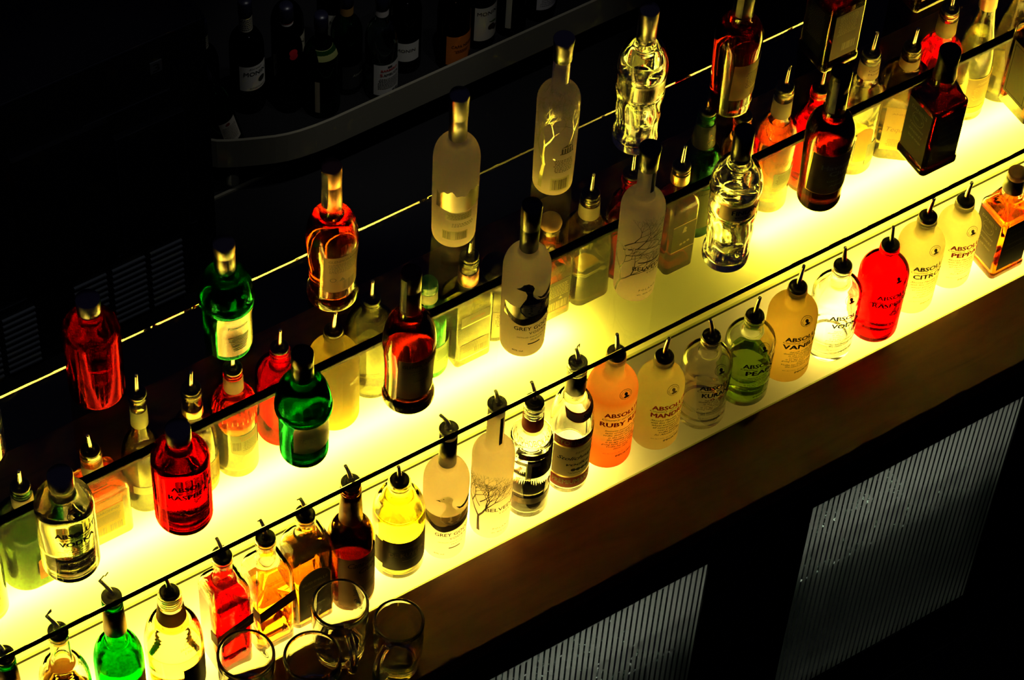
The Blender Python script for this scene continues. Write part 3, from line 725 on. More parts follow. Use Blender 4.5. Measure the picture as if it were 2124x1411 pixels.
t, pr = gen('whisky_bottle', 'clear narrow necked bottle with brown rear label, second from the left in the front row', S(-346, -45), 0, GF, [('p', 33, 0), ('b', 39, 8, 5), ('p', 39, 150), ('d', 20, 212, 10), ('f', 15.5, 224, 4), ('p', 14.2, 280)]+lip(14, 294), CLEAR, 120, liqm((.97, .75, .3)))
add_pourer(t, 294, 11.5, PI*.75, .45, 32, [(0, 0, 0), (5, 1, 5), (9, 2, 7), (9, 2, 2), (3, 1, 0)])
labelled(t, pr, [('back_label', [rect_flat(-32, 32, 60, 162, 14, 4)], m_paper((.42, .11, .02), .5), .4)], th=180)
labelled(t, pr, [('label', [rect_flat(-30, 34, 20, 116, 14, 4)], m_paper((.5, .3, .08), .4), .4)])

t, pr = gen('whiskey_bottle', 'wide round bottle of pale gold whiskey with raised shoulder writing, front row', S(-167, -45), 0, GF, [('p', 38, 0), ('b', 45, 9, 6), ('p', 45, 108), ('d', 27, 176, 10), ('f', 21.5, 188, 5), ('s', 17, 226, 4)]+[('p', 17, 230), ('p', 18.6, 231), ('p', 18.6, 238), ('p', 17, 239), ('p', 18, 242), ('p', 18, 251), ('p', 17, 252)], CLEAR, 122, liqm((.985, .84, .42)), 3.2, 12)
add_cap(t, [(22.3, 190), (22.6, 191), (19.4, 222), (18.6, 223)], m_paper((.42, .16, .02), .5), 'neck_label')
add_pourer(t, 252, 14, PI*.9, .1, 36)
labelled(t, pr, [('label', [rect_flat(-8, 52, 16, 96, 14, 4)], m_paper((.015, .01, .008), .06), .4), ('label_border', [rect_flat(-10, 52, 96, 98, 14, 1)], m_paper((.7, .5, .1), .3), .5),
    ('embossed_lettering', words([('JOHN', 8, 160, 18, 5), ('JAMESON', 8, 151, 34, 6), ('1780', 6, 142, 16, 6)]), m_glass((.85, .7, .3), .1), .6)])

def walker(x, label, H, tint, lev, lab, y=-43):
    t, pr = gen('whisky_bottle', label, S(x, y), 0, GF, [('p', SQ(28, 28, 9), 0), ('b', SQ(31, 31, 10), 4, 4), ('p', SQ(31, 31, 10), 60), ('p', SQ(31, 31, 10), H-92), ('d', SQ(20, 20, 18), H-66, 7), ('f', SQ(15, 15, 15), H-56, 5)]+lip(14.2, H-8), CLEAR, lev, liqm(tint), 3.4, 10, 44)
    add_pourer(t, H-8, 11.3, PI*.7, .2, 36, [(0, 0, 0), (-5, 0, 1)] if lab == 'black' else None)
    z0 = H-182 if lab != 'black' else H-165
    col = m_paper((.045, .006, .004), .15) if lab == 'red' else m_paper((.075, .014, .006), .25)
    # slanted label wraps the front and the left face
    labelled(t, pr, [('slant_label', [rect_flat(-30.9, 31, 0, 1, 2, 2, lambda q: z0-18+(q+31)*.36, lambda q: z0+12+(q+31)*.36)], col, .5), ('lettering', [([(p[0], p[1]+p[0]*.36)+tuple(p[2:]) for p in v], f) for v, f in words([('JOHNNIE WALKER', 0, z0+8, 48, 6, dict(bold=.015)), ('RED LABEL' if lab == 'red' else 'BLACK LABEL', 0, z0-2, 36, 3.4)])], m_paper((.22, .12, .03) if lab == 'red' else (.16, .07, .02), .2), .8)], 'flat', 0)
    labelled(t, pr, [('slant_label', [rect_flat(10, 30.9, 0, 1, 2, 2, lambda q: z0-26+(q)*.26, lambda q: z0+4+(q)*.26)], col, .5)], 'flat', 1)
    labelled(t, pr, [('back_label', [rect_flat(-24, 24, 60, lev+18, 3, 3)], m_paper((.55, .02, .01) if lab == 'red' else (.7, .28, .05), .6), .5)], 'flat', 2)
    if lab == 'black':
        fig = [(0, 0), (3, 1), (4, 8), (7, 2), (9, 3), (6, 12), (8, 18), (11, 15), (12, 17), (8, 22), (5, 22), (6, 26), (4, 28), (2, 26), (3, 22), (-1, 19), (-2, 12), (1, 10)]
        labelled(t, pr, [('walking_figure', [([(p*.8+6, q*.8+38) for p, q in v], f) for v, f in [poly_flat(fig, 0)]], m_paper((.12, .03, .01), .2), .5)], 'flat', 0)
    return t
walker(-77, 'square bottle of red whisky with a slanted black label, behind the front left mug', 284, (.80, .045, .015), 176, 'red')
walker(-4, 'square bottle of orange whisky with a slanted dark label and small walking figure', 274, (.97, .55, .10), 128, 'black')

t, pr = gen('whiskey_bottle', 'flat sided bottle of orange whiskey with arched black label, left of dark brown bottle', S(65, -41), 0, GF, [('p', SQ(31, 22, 9), 0), ('b', SQ(35, 26, 11), 5, 4), ('p', SQ(35, 26, 11), 196), ('d', SQ(20, 18, 17), 226, 7), ('f', SQ(15, 15, 15), 236, 4)]+lip(14, 272), CLEAR, 196, liqm((.98, .58, .12)), 3, 10, 44)
add_pourer(t, 272, 11.3, PI*.8, .2, 34, [(0, 0, 0), (-6, 0, 2)])
labelled(t, pr, [('label', [rect_flat(-27, 27, 24, 120, 14, 4, None, lambda q: 122+32*math.sqrt(max(0, 1-(q/27.5)**2)))], m_paper((.06, .02, .008), .15), .5),
    ('label_border', [rect_flat(-28.5, 28.5, 22, 120, 14, 4, None, lambda q: 124+32*math.sqrt(max(0, 1-(q/29)**2)))], m_paper((.7, .45, .08), .3), .35),
    ('lettering', words([('BUSHMILLS', 0, 124, 44, 7, dict(bold=.02)), ('IRISH WHISKEY', 0, 108, 36, 4), ('ORIGINAL', 0, 60, 30, 5)]), m_paper((.3, .18, .05), .2), .8)], 'flat', 0)
labelled(t, pr, [('diamond_label', [poly_flat([(-7, 184), (0, 174), (7, 184), (0, 194)], 0)], m_paper((.2, .08, .02), .3), .5)], 'flat', 2)
labelled(t, pr, [('side_label', [rect_flat(-14, 14, 40, 130, 2, 3)], m_paper((.8, .6, .2), .6), .5)], 'flat', 1)

t, pr = gen('whisky_bottle', 'dark brown round bottle with a tall capped neck and gold label, behind the rear mug', S(141, -45), 0, GF, [('p', 32, 0), ('b', 37, 7, 5), ('p', 37, 145), ('d', 21, 198, 10), ('f', 17.5, 210, 4), ('p', 15, 286)]+lip(14.6, 301), m_glass((.9, .62, .42)), 192, liqm((.22, .03, .01)))
add_cap(t, [(18.2, 214), (18.6, 215), (16.4, 270), (16.6, 272), (16.2, 286), (15.4, 287)], m_prin((.12, .03, .015), .35, .3, 'dark_capsule'), 'neck_capsule')
add_pourer(t, 301, 11.5, PI*.7, .25, 36)
labelled(t, pr, [('label', [rect_flat(-40, 38, 14, 149, 18, 4)], m_paper((.42, .2, .07), .35), .4), ('lettering', words([('Canadian', 0, 132, 48, 14, dict(shear=.45, bold=.01)), ('Club', 8, 112, 30, 13, dict(shear=.45, bold=.01))])+smallprint(6, 58, 40, 24, 6, 3), m_paper((.06, .02, .01), .15), .8)])

t, pr = gen('liqueur_bottle', 'round bottle of bright yellow spirit with black label, left of the white goose bottle', S(234, -33), 0, GF, [('p', 34, 0), ('b', 41, 9, 6), ('p', 41, 138), ('d', 24, 188, 10), ('f', 18, 197, 4)]+lip(17, 222), CLEAR, 160, liqm((.985, .90, .26)), 3.2, 12)
add_pourer(t, 222, 14, PI*.7, .08, 32)
labelled(t, pr, [('label', [rect_flat(-48, 46, 30, 110, 20, 4)], m_paper((.025, .012, .006), .08), .5), ('lettering', words([('DE KUYPER', -6, 74, 62, 11, dict(bold=.04))])+[rect_flat(-20, 10, 90, 93, 4, 1), rect_flat(-16, 14, 56, 58, 4, 1)], m_paper((.12, .07, .03), .2), .8),
    ('embossed_lettering', words([('1695', 6, 164, 20, 8, dict(bold=.01))]), m_glass((.85, .75, .2), .1), .6)])
labelled(t, pr, [('side_label', [rect_flat(-9, 9, 40, 106, 4, 3)], m_paper((.05, .03, .01), .1), .5)], th=-78)

goose_bottle(S(312, -44), 0, 320, 'tall frosted vodka bottle with a goose shape coloured lit white and pourer, front lit ledge', GF, True, dark=False, lean=(PI*.85, .4), spout=34)
tree_bottle(S(393, -50), 0, 334, 'tall frosted vodka bottle with a bare tree print and pourer, front lit ledge', GF, True)

t, pr = gen('vodka_bottle', 'clear vodka bottle with raised shoulder writing and black square label with white letter, front row', S(466, -45), 0, GF, [('p', 30, 0), ('b', 34.5, 7, 5), ('p', 34, 188), ('d', 31, 195, 5), ('p', 20, 210), ('f', 16, 217, 4)]+lip(15, 274), CLEAR, 62, m_glass((1, 1, 1), 0, 1.35), 3, 12)
add_pourer(t, 274, 12, PI*.65, .2, 40)
add_cap(t, [(16.8, 218), (17.1, 219), (16.6, 248), (16.2, 249)], m_paper((.42, .05, .02), .45), 'neck_label')
labelled(t, pr, [('label', [rect_flat(-24, 34, 116, 165, 14, 3)], m_paper((.02, .01, .008), .05), .5), ('top_strip', [rect_flat(-40, 40, 165.5, 180, 18, 1)], m_paper((.03, .012, .01), .08), .5), ('white_letter', [rect_flat(-42, -4, 150, 158, 8, 1), rect_flat(-26, -17, 112, 150.2, 2, 3)], m_paper((.97, .95, .88), .8), .9),
    ('lettering', words([('SMIRNOFF', 0, 173, 62, 9, dict(bold=.025))]), m_paper((.3, .05, .02), .2), .8), ('silver_band', [rect_flat(-44, 40, 42, 58, 18, 1)], m_prin((.2, .16, .1), .4, .6, 'dark_band'), .5),
    ('embossed_lettering', words([('\u0421\u041c\u0418\u0420\u041d\u041e\u0412\u0421\u041a\u0410\u042f \u0412\u041e\u0414\u041a\u0410', 0, 201, 110, 10, dict(bold=.02))]), m_glass((.8, .72, .4), .1), .7)])

t, pr = gen('vodka_bottle', 'vodka bottle with red banded wrap label and crescent neck label, left of coral bottle', S(546, -39), 0, GF, [('p', 29, 0), ('b', 33.5, 6, 5), ('p', 34, 20), ('p', 33.6, 60), ('p', 34.4, 164), ('d', 19, 232, 10), ('f', 15, 244, 4)]+lip(14.5, 310), CLEAR, 158, m_glass((1, 1, 1), 0, 1.35), 2.8, 10)
add_pourer(t, 310, 11.5, PI*.6, .2, 26, [(0, 0, 0), (3, 1, 5), (6, 1, 8), (5, 0, 2)])
add_cap(t, [(16, 248), (16.6, 249), (15.8, 294), (15.2, 296)], m_prin((.03, .02, .015), .35, .3, 'dark_capsule'), 'neck_capsule')
labelled(t, pr, [('label', [rect_flat(-50, 46, 18, 158, 24, 4)], m_paper((.46, .36, .22), .3), .4), ('red_band', [rect_flat(-50, 46, 136, 158, 24, 1)], m_paper((.40, .035, .02), .3), .6), ('red_band', [rect_flat(-50, 46, 20, 48, 24, 1)], m_paper((.40, .035, .02), .3), .6),
    ('gold_line', [rect_flat(-50, 46, 132, 136, 24, 1)], GOLD, .6), ('gold_line', [rect_flat(-50, 46, 48, 52, 24, 1)], GOLD, .6),
    ('lettering', words([('STOLICHNAYA', -2, 147, 84, 11, dict(bold=.025)), ('PREMIUM VODKA', -2, 36, 88, 12, dict(bold=.025))]), m_paper((.5, .3, .1), .3), .9), ('script_lettering', words([('Stolichnaya', -6, 102, 68, 13, dict(shear=.45, bold=.03)), ('vodka', -4, 86, 40, 9, dict(shear=.45, bold=.03))]), INK, .9),
    ('medals', [disc_flat(4.2, 14, -12+k*8, 70) for k in range(4)]+smallprint(0, 61, 40, 5, 2, 2)+smallprint(4, 118, 34, 6, 2, 3), INK, .8)])
labelled(t, pr, [('neck_label', [rect_flat(-29, 31, 0, 1, 18, 2, lambda q: 198+.016*q*q, lambda q: 220+.012*q*q)], m_paper((.4, .05, .03), .3), .6), ('neck_label_face', [rect_flat(-27, 29, 0, 1, 18, 2, lambda q: 201+.016*q*q, lambda q: 217+.012*q*q)], m_paper((.7, .55, .35), .4), .9), ('neck_lettering', words([('Stoli', 8, 210, 22, 10, dict(shear=.3, bold=.03))]), INK, 1.2)])

FPARA = "Immerse yourself in the\ntaste of ruby grapefruit\nvodka distilled from grain\nin the rich fields of\nthe distilling and flav\nis an age old tradition\ngoing back more than 400\nVodka has been sold\nsince 1879"
MPARA = "Absolut Mandrin is made\nwith fine Swedish winter\nwheat and pure natural\nall natural ingredients\nover a hundred\nvodka making\nfor Absolut vodka"
rv = round_vodka
rv(S(629, -27), 0, 270, 40.8, 'large frosted bottle fading to coral red with a pourer, tallest of the short necked row', GF, 'RUBY RED', INKRED,
   frost=m_frost((1, .6, .4), [(0, (1, .30, .10)), (.22, (1, .42, .2)), (.36, (.98, .82, .62)), (.55, (.98, .72, .5)), (.68, (1, .42, .2)), (.85, (.96, .8, .62))], .75), w2=78, flavor=FPARA, lean=(PI*.6, .08))
rv(S(715, -40), 0, 218, 38.6, 'frosted white bottle with red lettering and a pourer, right of the coral one', GF, 'MANDRIN', INKRED, frost=m_frost((.95, .88, .68)), w2=68, flavor=MPARA, medal=INKGREY)
rv(S(803, -43), 0, 213, 41, 'clear bottle with black lettering and a small red flower print, in the front row', GF, 'KURANT', INK, tint=m_glass((.95, .94, .92)), w2=56, berries=True, lean=(PI*.9, .15))
rv(S(889, -41), 0, 206, 41, 'clear bottle half full of green liquid with a pourer', GF, 'PEARS', INK, tint=m_glass((.96, .985, .93)), level=.42, liq=liqm((.74, .93, .38)), w2=54)
rv(S(975, -36), 0, 218, 41, 'frosted amber yellow bottle with dark lettering and a pourer', GF, 'VANILIA', INK, frost=m_frost((.93, .74, .36), None, .7), w2=72, lean=(.5, .25))
rv(S(1060, -40), 0, 222, 40.6, 'clear bottle with blue lettering and a pourer, left of the bright red bottle', GF, 'VODKA', INKBLUE, w2=56, lean=(PI*.6, .06))
rv(S(1150, -46), 0, 224, 41, 'bright red glass bottle with a pourer in the front row', GF, 'RASPBERRI', INK, tint=m_glass((1, .10, .10)), level=.46, w2=76, lean=(PI*.6, .05))
rv(S(1237, -31), 0, 224, 39, 'frosted cream bottle with grey green lettering and a pourer', GF, 'CITRON', INKGREY, frost=m_frost((.95, .9, .66)), w2=62, flavor=MPARA, medal=INKGREY)
rv(S(1323, -24), 0, 203, 36.5, 'smaller frosted cream bottle with crimson lettering, next to the square whiskey bottle at right', GF, 'PEPPAR', INKRED, frost=m_frost((.95, .9, .68)), w2=58, flavor=MPARA, medal=INKGREY)
square_whiskey(S(1411, -40), 0, 238, 35, 'square amber whiskey bottle with black label and brown cork, right end of front row', GF, cap='cork', tint=(.93, .36, .05), level=142)

# =================================================================== NEAR GLASS SHELF (sealed, facing forward)
Q = lambda x, y: W(x, y, .1)
rv(Q(-292, 5), 0, 226, 42, 'clear sealed bottle with black lettering and dark cap, leftmost on the near glass shelf', GG_, 'VODKA', INKBLUE, tint=m_glass((.80, .79, .76)), level=.72, w2=56, pourer=False)  # clear glass tinted grey in place of the dark refracted through it
rv(Q(-116, -8), 0, 222, 42, 'dark red sealed bottle with black lettering on the near glass shelf', GG_, 'RASPBERRI', INK, tint=m_glass((.86, .035, .05)), level=.72, w2=76, pourer=False)  # red glass deepened, darkness seen through it put into the tint
shaker_gin(Q(88, 0), 0, 246, 'dark green gin bottle with round seal facing front, near glass shelf', GG_, True)
malt(Q(270, 7), 0, 305, 'dark amber whisky bottle with flared foot and brown front label, near glass shelf', GG_, True)
goose_bottle(Q(469, 5), 0, 332, 'tall frosted sealed bottle with a dark blue goose print, near glass shelf', GG_, False)
tree_bottle(Q(670, 3), 0, 338, 'tall frosted sealed bottle with a windswept tree print, near glass shelf', GG_, False)
ice_vodka(Q(824, -20), 0, 306, 'clear rippled glass vodka bottle with metal band label facing front, near glass shelf', GG_, True)
dark_rum(Q(1016, 2), 0, 303, 'dark rum bottle with gold edged black label facing front, near glass shelf', GG_, True)
square_whiskey(Q(1213, -17), 0, 254, 35, 'square dark whiskey bottle with black capsule facing front, near glass shelf', GG_, tint=(.36, .035, .012))
t, pr = gen('whiskey_bottle', 'square brown bottle with embossed panel label cut by the right edge, near glass shelf', Q(1420, -14), 0, GG_, [('p', SQ(33, 33, 6), 0), ('b', SQ(37, 37, 7), 4, 4), ('p', SQ(37, 37, 7), 170), ('d', SQ(22, 22, 18), 186, 5), ('f', SQ(17, 17, 17), 196, 4), ('p', SQ(16, 16, 16), 244)], CLEAR, 160, liqm((.62, .28, .08)), 3, 10, 44)
add_cap(t, [(17, 200), (17.6, 201), (17, 248), (15, 250), (0, 250)], NAVY)
labelled(t, pr, [('side_panel', [rect_flat(-26, 26, 30, 150, 3, 3)], m_paper((.30, .24, .12), .35), .5), ('panel_line', [rect_flat(-22, -21, 36, 144, 1, 2), rect_flat(21, 22, 36, 144, 1, 2), rect_flat(-22, 22, 36, 37, 2, 1), rect_flat(-22, 22, 143, 144, 2, 1)], INK, .8)], 'flat', 1)
labelled(t, pr, [('label', [rect_flat(-26, 26, 30, 150, 3, 3)], m_paper((.2, .14, .07), .3), .5)], 'flat', 0)

# =================================================================== FAR GLASS SHELF (same makes turned round)
rv(Q(-322, 240), PI, 226, 42, 'clear sealed bottle cut by the left edge of the photo, far glass shelf', GR, 'VODKA', INKBLUE, level=.72, w2=56, pourer=False)
rv(Q(-121, 248), PI, 228, 42, 'dark red sealed bottle turned backward on the far glass shelf', GR, 'RASPBERRI', INK, tint=m_glass((.66, .02, .035)), level=.72, w2=76, pourer=False)  # same red glass, still deeper: darkness behind it put into the tint
def turned(f, x, y, H, label): return f(Q(x, y), 0, H, label, GR, False)
turned(shaker_gin, 87, 223, 249, 'green gin bottle with silver back label on the far glass shelf')
turned(malt, 268, 225, 309, 'amber whisky bottle with flared foot and pinkish back label, far glass shelf')
t, pr, w = goose_bottle(Q(488, 232), 0, 331, 'tall frosted bottle with metallic band and bar code on its back, far glass shelf', GR, False, front=False)
put('metal_band', [rect_flat(-52, 46, 0, 1, 40, 4, lambda q: 92+3*math.sin(q/9), lambda q: 134+5*math.sin(q/6.0)+3*math.sin(q/2.3))], w, m_prin((.42, .38, .32), .28, .9, 'mirror_print'), t, .4)
put('back_label', [rect_flat(-34, 8, 72, 90, 8, 2)], w, m_paper((.6, .54, .38), .5), t, .6); put('back_label', [rect_flat(-38, 2, 22, 44, 8, 2)], w, m_paper((.6, .54, .38), .5), t, .6)
put('bar_code', barcode(-30, 33, 12, 18, 8)+barcode(-8, 33, 18, 18, 12)+smallprint(-13, 81, 38, 13, 5, 2)+smallprint(-6, 60, 36, 10, 3, 6), w, INKGREY, t, .9)
tree_bottle(Q(673, 238), 0, 340, 'tall frosted bottle with silver tree and house print on its back, far glass shelf', GR, False, False)
turned(ice_vodka, 831, 243, 311, 'clear rippled glass vodka bottle with back label, far glass shelf')
turned(dark_rum, 1003, 229, 305, 'dark rum bottle with orange back label, far glass shelf')
square_whiskey(Q(1202, 237), 0, 254, 36, 'square dark whiskey bottle showing its back label, far glass shelf', GR, False, tint=(.36, .035, .012))
square_whiskey(Q(1408, 265), 0, 254, 36, 'square bottle of which only the foot shows at the top edge, far glass shelf', GR, False, tint=(.75, .30, .1))
# =================================================================== REAR LIT LEDGE
B = lambda x, y: W(x-3, y-6, ZB)
SMOKE = m_glass((.67, .66, .57))
def bgen(name, label, x, y, cmds, **k):
    k.setdefault('tint', SMOKE); return gen(name, label, B(x, y), 0, GB, cmds, **k)
YPAP = m_paper((.40, .24, .02), .45); CREAM = m_paper((.34, .32, .19), .45)

t, pr = bgen('liqueur_bottle', 'pale bottle of which only a sliver shows at the left edge, rear lit ledge', -356, 215, [('p', 30, 0), ('b', 34, 6, 5), ('p', 34, 120), ('d', 18, 165, 8), ('f', 14, 175, 4)]+lip(13.5, 250), tint=m_glass((.9, .9, .82)), level=120)
add_pourer(t, 250, 11)
t, pr = bgen('liqueur_bottle', 'wide green bottle with orange label, behind the clear bottle at the left', -262, 247, [('p', SQ(44, 40, 34), 0), ('b', SQ(51, 46, 40), 8, 5), ('p', SQ(51, 46, 40), 110), ('d', SQ(22, 22, 22), 164, 9), ('f', SQ(16, 16, 16), 174, 4)]+lip(15, 221), tint=m_glass((.30, .45, .24)), level=105, liq=liqm((.5, .6, .35)), wall=4, bt=14)
add_pourer(t, 221, 12, .6, .05, 36)
add_cap(t, [(16.6, 178), (17.2, 179), (16.8, 204), (16.2, 205)], m_paper((.75, .6, .5), .4), 'neck_label')
labelled(t, pr, [('label', [rect_flat(-8, 40, 34, 96, 14, 4, None, lambda q: 96-(abs(q-16)/24)**3*12)], m_paper((.62, .16, .03), .5), .5), ('small_print', smallprint(14, 56, 34, 24, 6, 3), INKGREY, .8)])

t, pr = bgen('liqueur_bottle', 'square bottle of red amber liqueur with a yellow back label, rear lit ledge', -140, 256, [('p', SQ(44, 31, 8), 0), ('b', SQ(47, 34, 10), 5, 4), ('p', SQ(46, 33, 9), 118), ('d', SQ(24, 22, 16), 142, 6), ('f', SQ(16.5, 16.5, 16.5), 150, 4)]+lip(15.5, 212), tint=m_glass((.83, .81, .74)), level=120, liq=liqm((.90, .30, .07)), wall=4, bt=14, n=44)
add_pourer(t, 212, 12, PI, .05, 40)
add_cap(t, [(17, 160), (17.4, 161), (17, 186), (16.5, 187)], m_paper((.75, .6, .35), .5), 'neck_label')
labelled(t, pr, [('back_label', [rect_flat(-30, 30, 26, 96, 3, 3)], YPAP, .5), ('lettering', words([('DISARONNO', 0, 87, 46, 6.5, dict(bold=.012))])+smallprint(0, 66, 50, 24, 7, 4)+barcode(-13, 38, 24, 18, 12)+barcode(15, 38, 22, 18, 12), INKGREY, .9)], 'flat', 0)

t, pr = bgen('liqueur_bottle', 'dark slender necked bottle with a yellow neck label, behind the dark red bottle', -49, 269, [('p', 29, 0), ('b', 34, 7, 5), ('p', 34, 100), ('d', 18, 168, 9), ('f', 13, 186, 5), ('p', 12, 250)]+lip(12.5, 282), tint=m_glass((.72, .70, .62)), level=60, liq=liqm((.5, .42, .3)))
add_pourer(t, 282, 9.5, .8, .1, 40)
add_cap(t, [(13.6, 206), (14, 207), (13.4, 246), (13, 247)], m_paper((.62, .6, .3), .5), 'neck_label')
labelled(t, pr, [('label_band', [rect_flat(-34, 40, 54, 74, 18, 1)], m_paper((.5, .48, .34), .4), .5), ('bar_code', barcode(14, 64, 26, 14), INKGREY, .8)])

t, pr = bgen('liqueur_bottle', 'dark coffee liqueur bottle with raised lettering and yellow label, rear lit ledge', 35, 255, [('p', 31, 0), ('b', 36, 7, 5), ('p', 36, 92), ('d', 20, 178, 10), ('f', 15.5, 190, 4)]+lip(15, 250), tint=m_glass((.70, .66, .56)), level=70, liq=liqm((.25, .08, .02)))
add_pourer(t, 250, 12, .7, .12, 36)
add_cap(t, [(16.6, 192), (16.9, 193), (16.6, 208), (16, 209)], GOLD, 'neck_band')
labelled(t, pr, [('label', [rect_flat(-30, 40, 20, 84, 18, 4)], YPAP, .5), ('embossed_lettering', words([('KAHLUA', 6, 106, 56, 11, dict(bold=.02))]), m_glass((.7, .6, .4), .1), .6), ('small_print', smallprint(8, 52, 46, 36, 9, 5), INKGREY, .8)])

n = 48
t, pr = bgen('liqueur_bottle', 'fluted shouldered bottle with red shoulder and cream back label, rear lit ledge', 107, 254, [('p', 31, 0), ('b', 35, 6, 5), ('p', 34.5, 140), ('d', 20, 192, 10), ('f', 14.5, 204, 4)]+lip(14, 252), tint=m_redshoulder(), level=118, liq=liqm((.98, .84, .55)), wall=3, bt=16)
add_pourer(t, 252, 11, .5, .06, 36)
add_cap(t, [(15.8, 206), (16.2, 207), (15.6, 240), (15, 241)], m_paper((.62, .4, .28), .5), 'neck_label')
fl = []
for k in range(26):
    a = 2*PI*k/26; rr = [(r_+.6, z_) for z_, r_ in [(148, rad(pr, 148)), (160, rad(pr, 160)), (172, rad(pr, 172)), (182, rad(pr, 182)), (189, rad(pr, 189))]]
    fl.append(tube_raw([(r_*math.cos(a), r_*math.sin(a), z_) for r_, z_ in rr], [1.5, 1.6, 1.5, 1.3, .9], 6))
v, f = merge(fl); pyd('shoulder_flutes', v, f, m_glass((.95, .2, .12)), t)
labelled(t, pr, [('back_label', [rect_flat(-25, 27, 0, 1, 14, 4, lambda q: 62+.018*(q-1)**2, lambda q: 118+.004*q*q)], CREAM, .5), ('lettering', words([('SOUTHERN', 6, 113, 34, 5, dict(bold=.01)), ('COMFORT', 6, 106, 30, 5, dict(bold=.01))]), m_paper((.5, .15, .05), .3), .8), ('small_print', smallprint(8, 88, 28, 26, 7, 3)+barcode(-15, 90, 14, 22, 10), INKGREY, .8)])

rvb = lambda x, y, H, label, **k: rv(B(x, y), PI, H, 41, label, GB, k.pop('second', ''), INK, **k)
def back_label(t, mat=None):
    pass
t = rvb(200, 273, 226, 'red glass bottle with pourer in the rear row, left of the frosted yellow one', tint=m_glass((.93, .06, .06)), level=.3, lean=(PI, .05))
put('back_label', [rect_flat(-14, 22, 34, 84, 8, 3)], Wrap(prof_round(226, 41, 15.2, 218), th=180), m_paper((.5, .3, .16), .5), t, .5)
t = rvb(287, 256, 230, 'frosted pale yellow bottle with pourer in the rear row', frost=m_frost((.62, .52, .25)), lean=(PI, .1))
put('bar_code', barcode(24, 40, 22, 26)+[rect_flat(6, 40, 118, 126, 6, 1)]+smallprint(24, 84, 20, 40, 10, 5), Wrap(prof_round(230, 41, 15.2, 222), th=180), m_paper((.4, .36, .2), .4), t, .6)
rvb(370, 280, 228, 'clear bottle with pourer in the rear row, left of the green capped bottle', tint=SMOKE, level=.32, lean=(PI, .05))

t, pr = bgen('gin_bottle', 'green glass bottle with green knob cap and white neck label, behind the amber flared bottle', 465, 263, [('p', 31, 0), ('b', 36, 7, 5), ('p', 36, 128), ('d', 20, 166, 9), ('f', 15, 176, 4), ('p', 14.5, 204)], tint=m_glass((.22, .68, .30)), level=110)
add_cap(t, [(15.4, 180), (15.9, 181), (15.4, 202), (15, 203)], m_paper((.75, .72, .5), .5), 'neck_label')
add_cap(t, [(15.2, 204), (16, 205), (16, 212), (14.5, 217), (15.5, 219), (13, 225), (0, 227)], m_prin((.02, .16, .06), .3, 0, 'green_cap'))
labelled(t, pr, [('back_label', [rect_flat(-8, 40, 18, 86, 14, 4)], m_paper((.4, .55, .28), .55), .5), ('small_print', smallprint(16, 64, 38, 28, 8, 3)+[at(ring_flat(3, 4, 14), 18, 38)], m_paper((.08, .2, .06), .2), .8)])

t, pr = bgen('tequila_bottle', 'clear rectangular bottle with grey back label and pinkish copper collar, rear lit ledge', 534, 254, [('p', SQ(31, 25, 6), 0), ('b', SQ(34, 28, 8), 5, 4), ('p', SQ(34, 28, 7), 160), ('d', SQ(21, 19, 15), 182, 7), ('f', SQ(16, 16, 16), 188, 4), ('p', SQ(15, 15, 15), 232)]+lip(14.5, 252), level=128, liq=m_glass((.99, .97, .7), 0, 1.35), wall=3.4, bt=16, n=44)
add_pourer(t, 252, 11.5, .5, .1, 30)
add_cap(t, [(16.8, 192), (17.2, 193), (16.8, 222), (16, 223)], COPPER, 'neck_collar')
labelled(t, pr, [('back_label', [rect_flat(-27, 27, 112, 136, 3, 2)], m_paper((.26, .25, .15), .5), .5), ('back_label', [rect_flat(-27, 27, 24, 60, 3, 2)], m_paper((.26, .25, .15), .5), .5), ('gold_line', [rect_flat(-27, 27, 20, 23, 2, 1), rect_flat(-27, 27, 110, 111.6, 2, 1)], GOLD, .7),
    ('small_print', smallprint(-8, 48, 30, 20, 6, 3), INKGREY, .8), ('bar_code', barcode(12, 36, 24, 14, 12), INKGREY, .8), ('red_lettering', words([('BOTTLED', 4, 124, 26, 4.4)]), m_paper((.5, .1, .02), .3), .8),
    ('embossed_lettering', words([('1820', 6, 152, 32, 10, dict(bold=.03))]), m_glass((.86, .82, .5), .08), 1.2)], 'flat', 0)

t, pr = bgen('liqueur_bottle', 'black domed bottle with pale lower label, half hidden behind the blue goose print bottle', 597, 266, [('p', 26, 0), ('b', 29, 6, 5), ('p', 29, 116), ('d', 19, 160, 9), ('f', 17, 168, 3), ('p', 17, 172)], tint=m_glass((.75, .74, .68)), level=100, liq=liqm((.4, .3, .2)))
add_cap(t, [(24, 158), (25, 160), (25, 176), (22, 181), (0, 182)], BLACK)
labelled(t, pr, [('back_label', [rect_flat(-20, 24, 14, 84, 10, 4)], m_paper((.5, .46, .34), .5), .5), ('small_print', smallprint(2, 60, 34, 34, 8, 8), INKGREY, .8)])

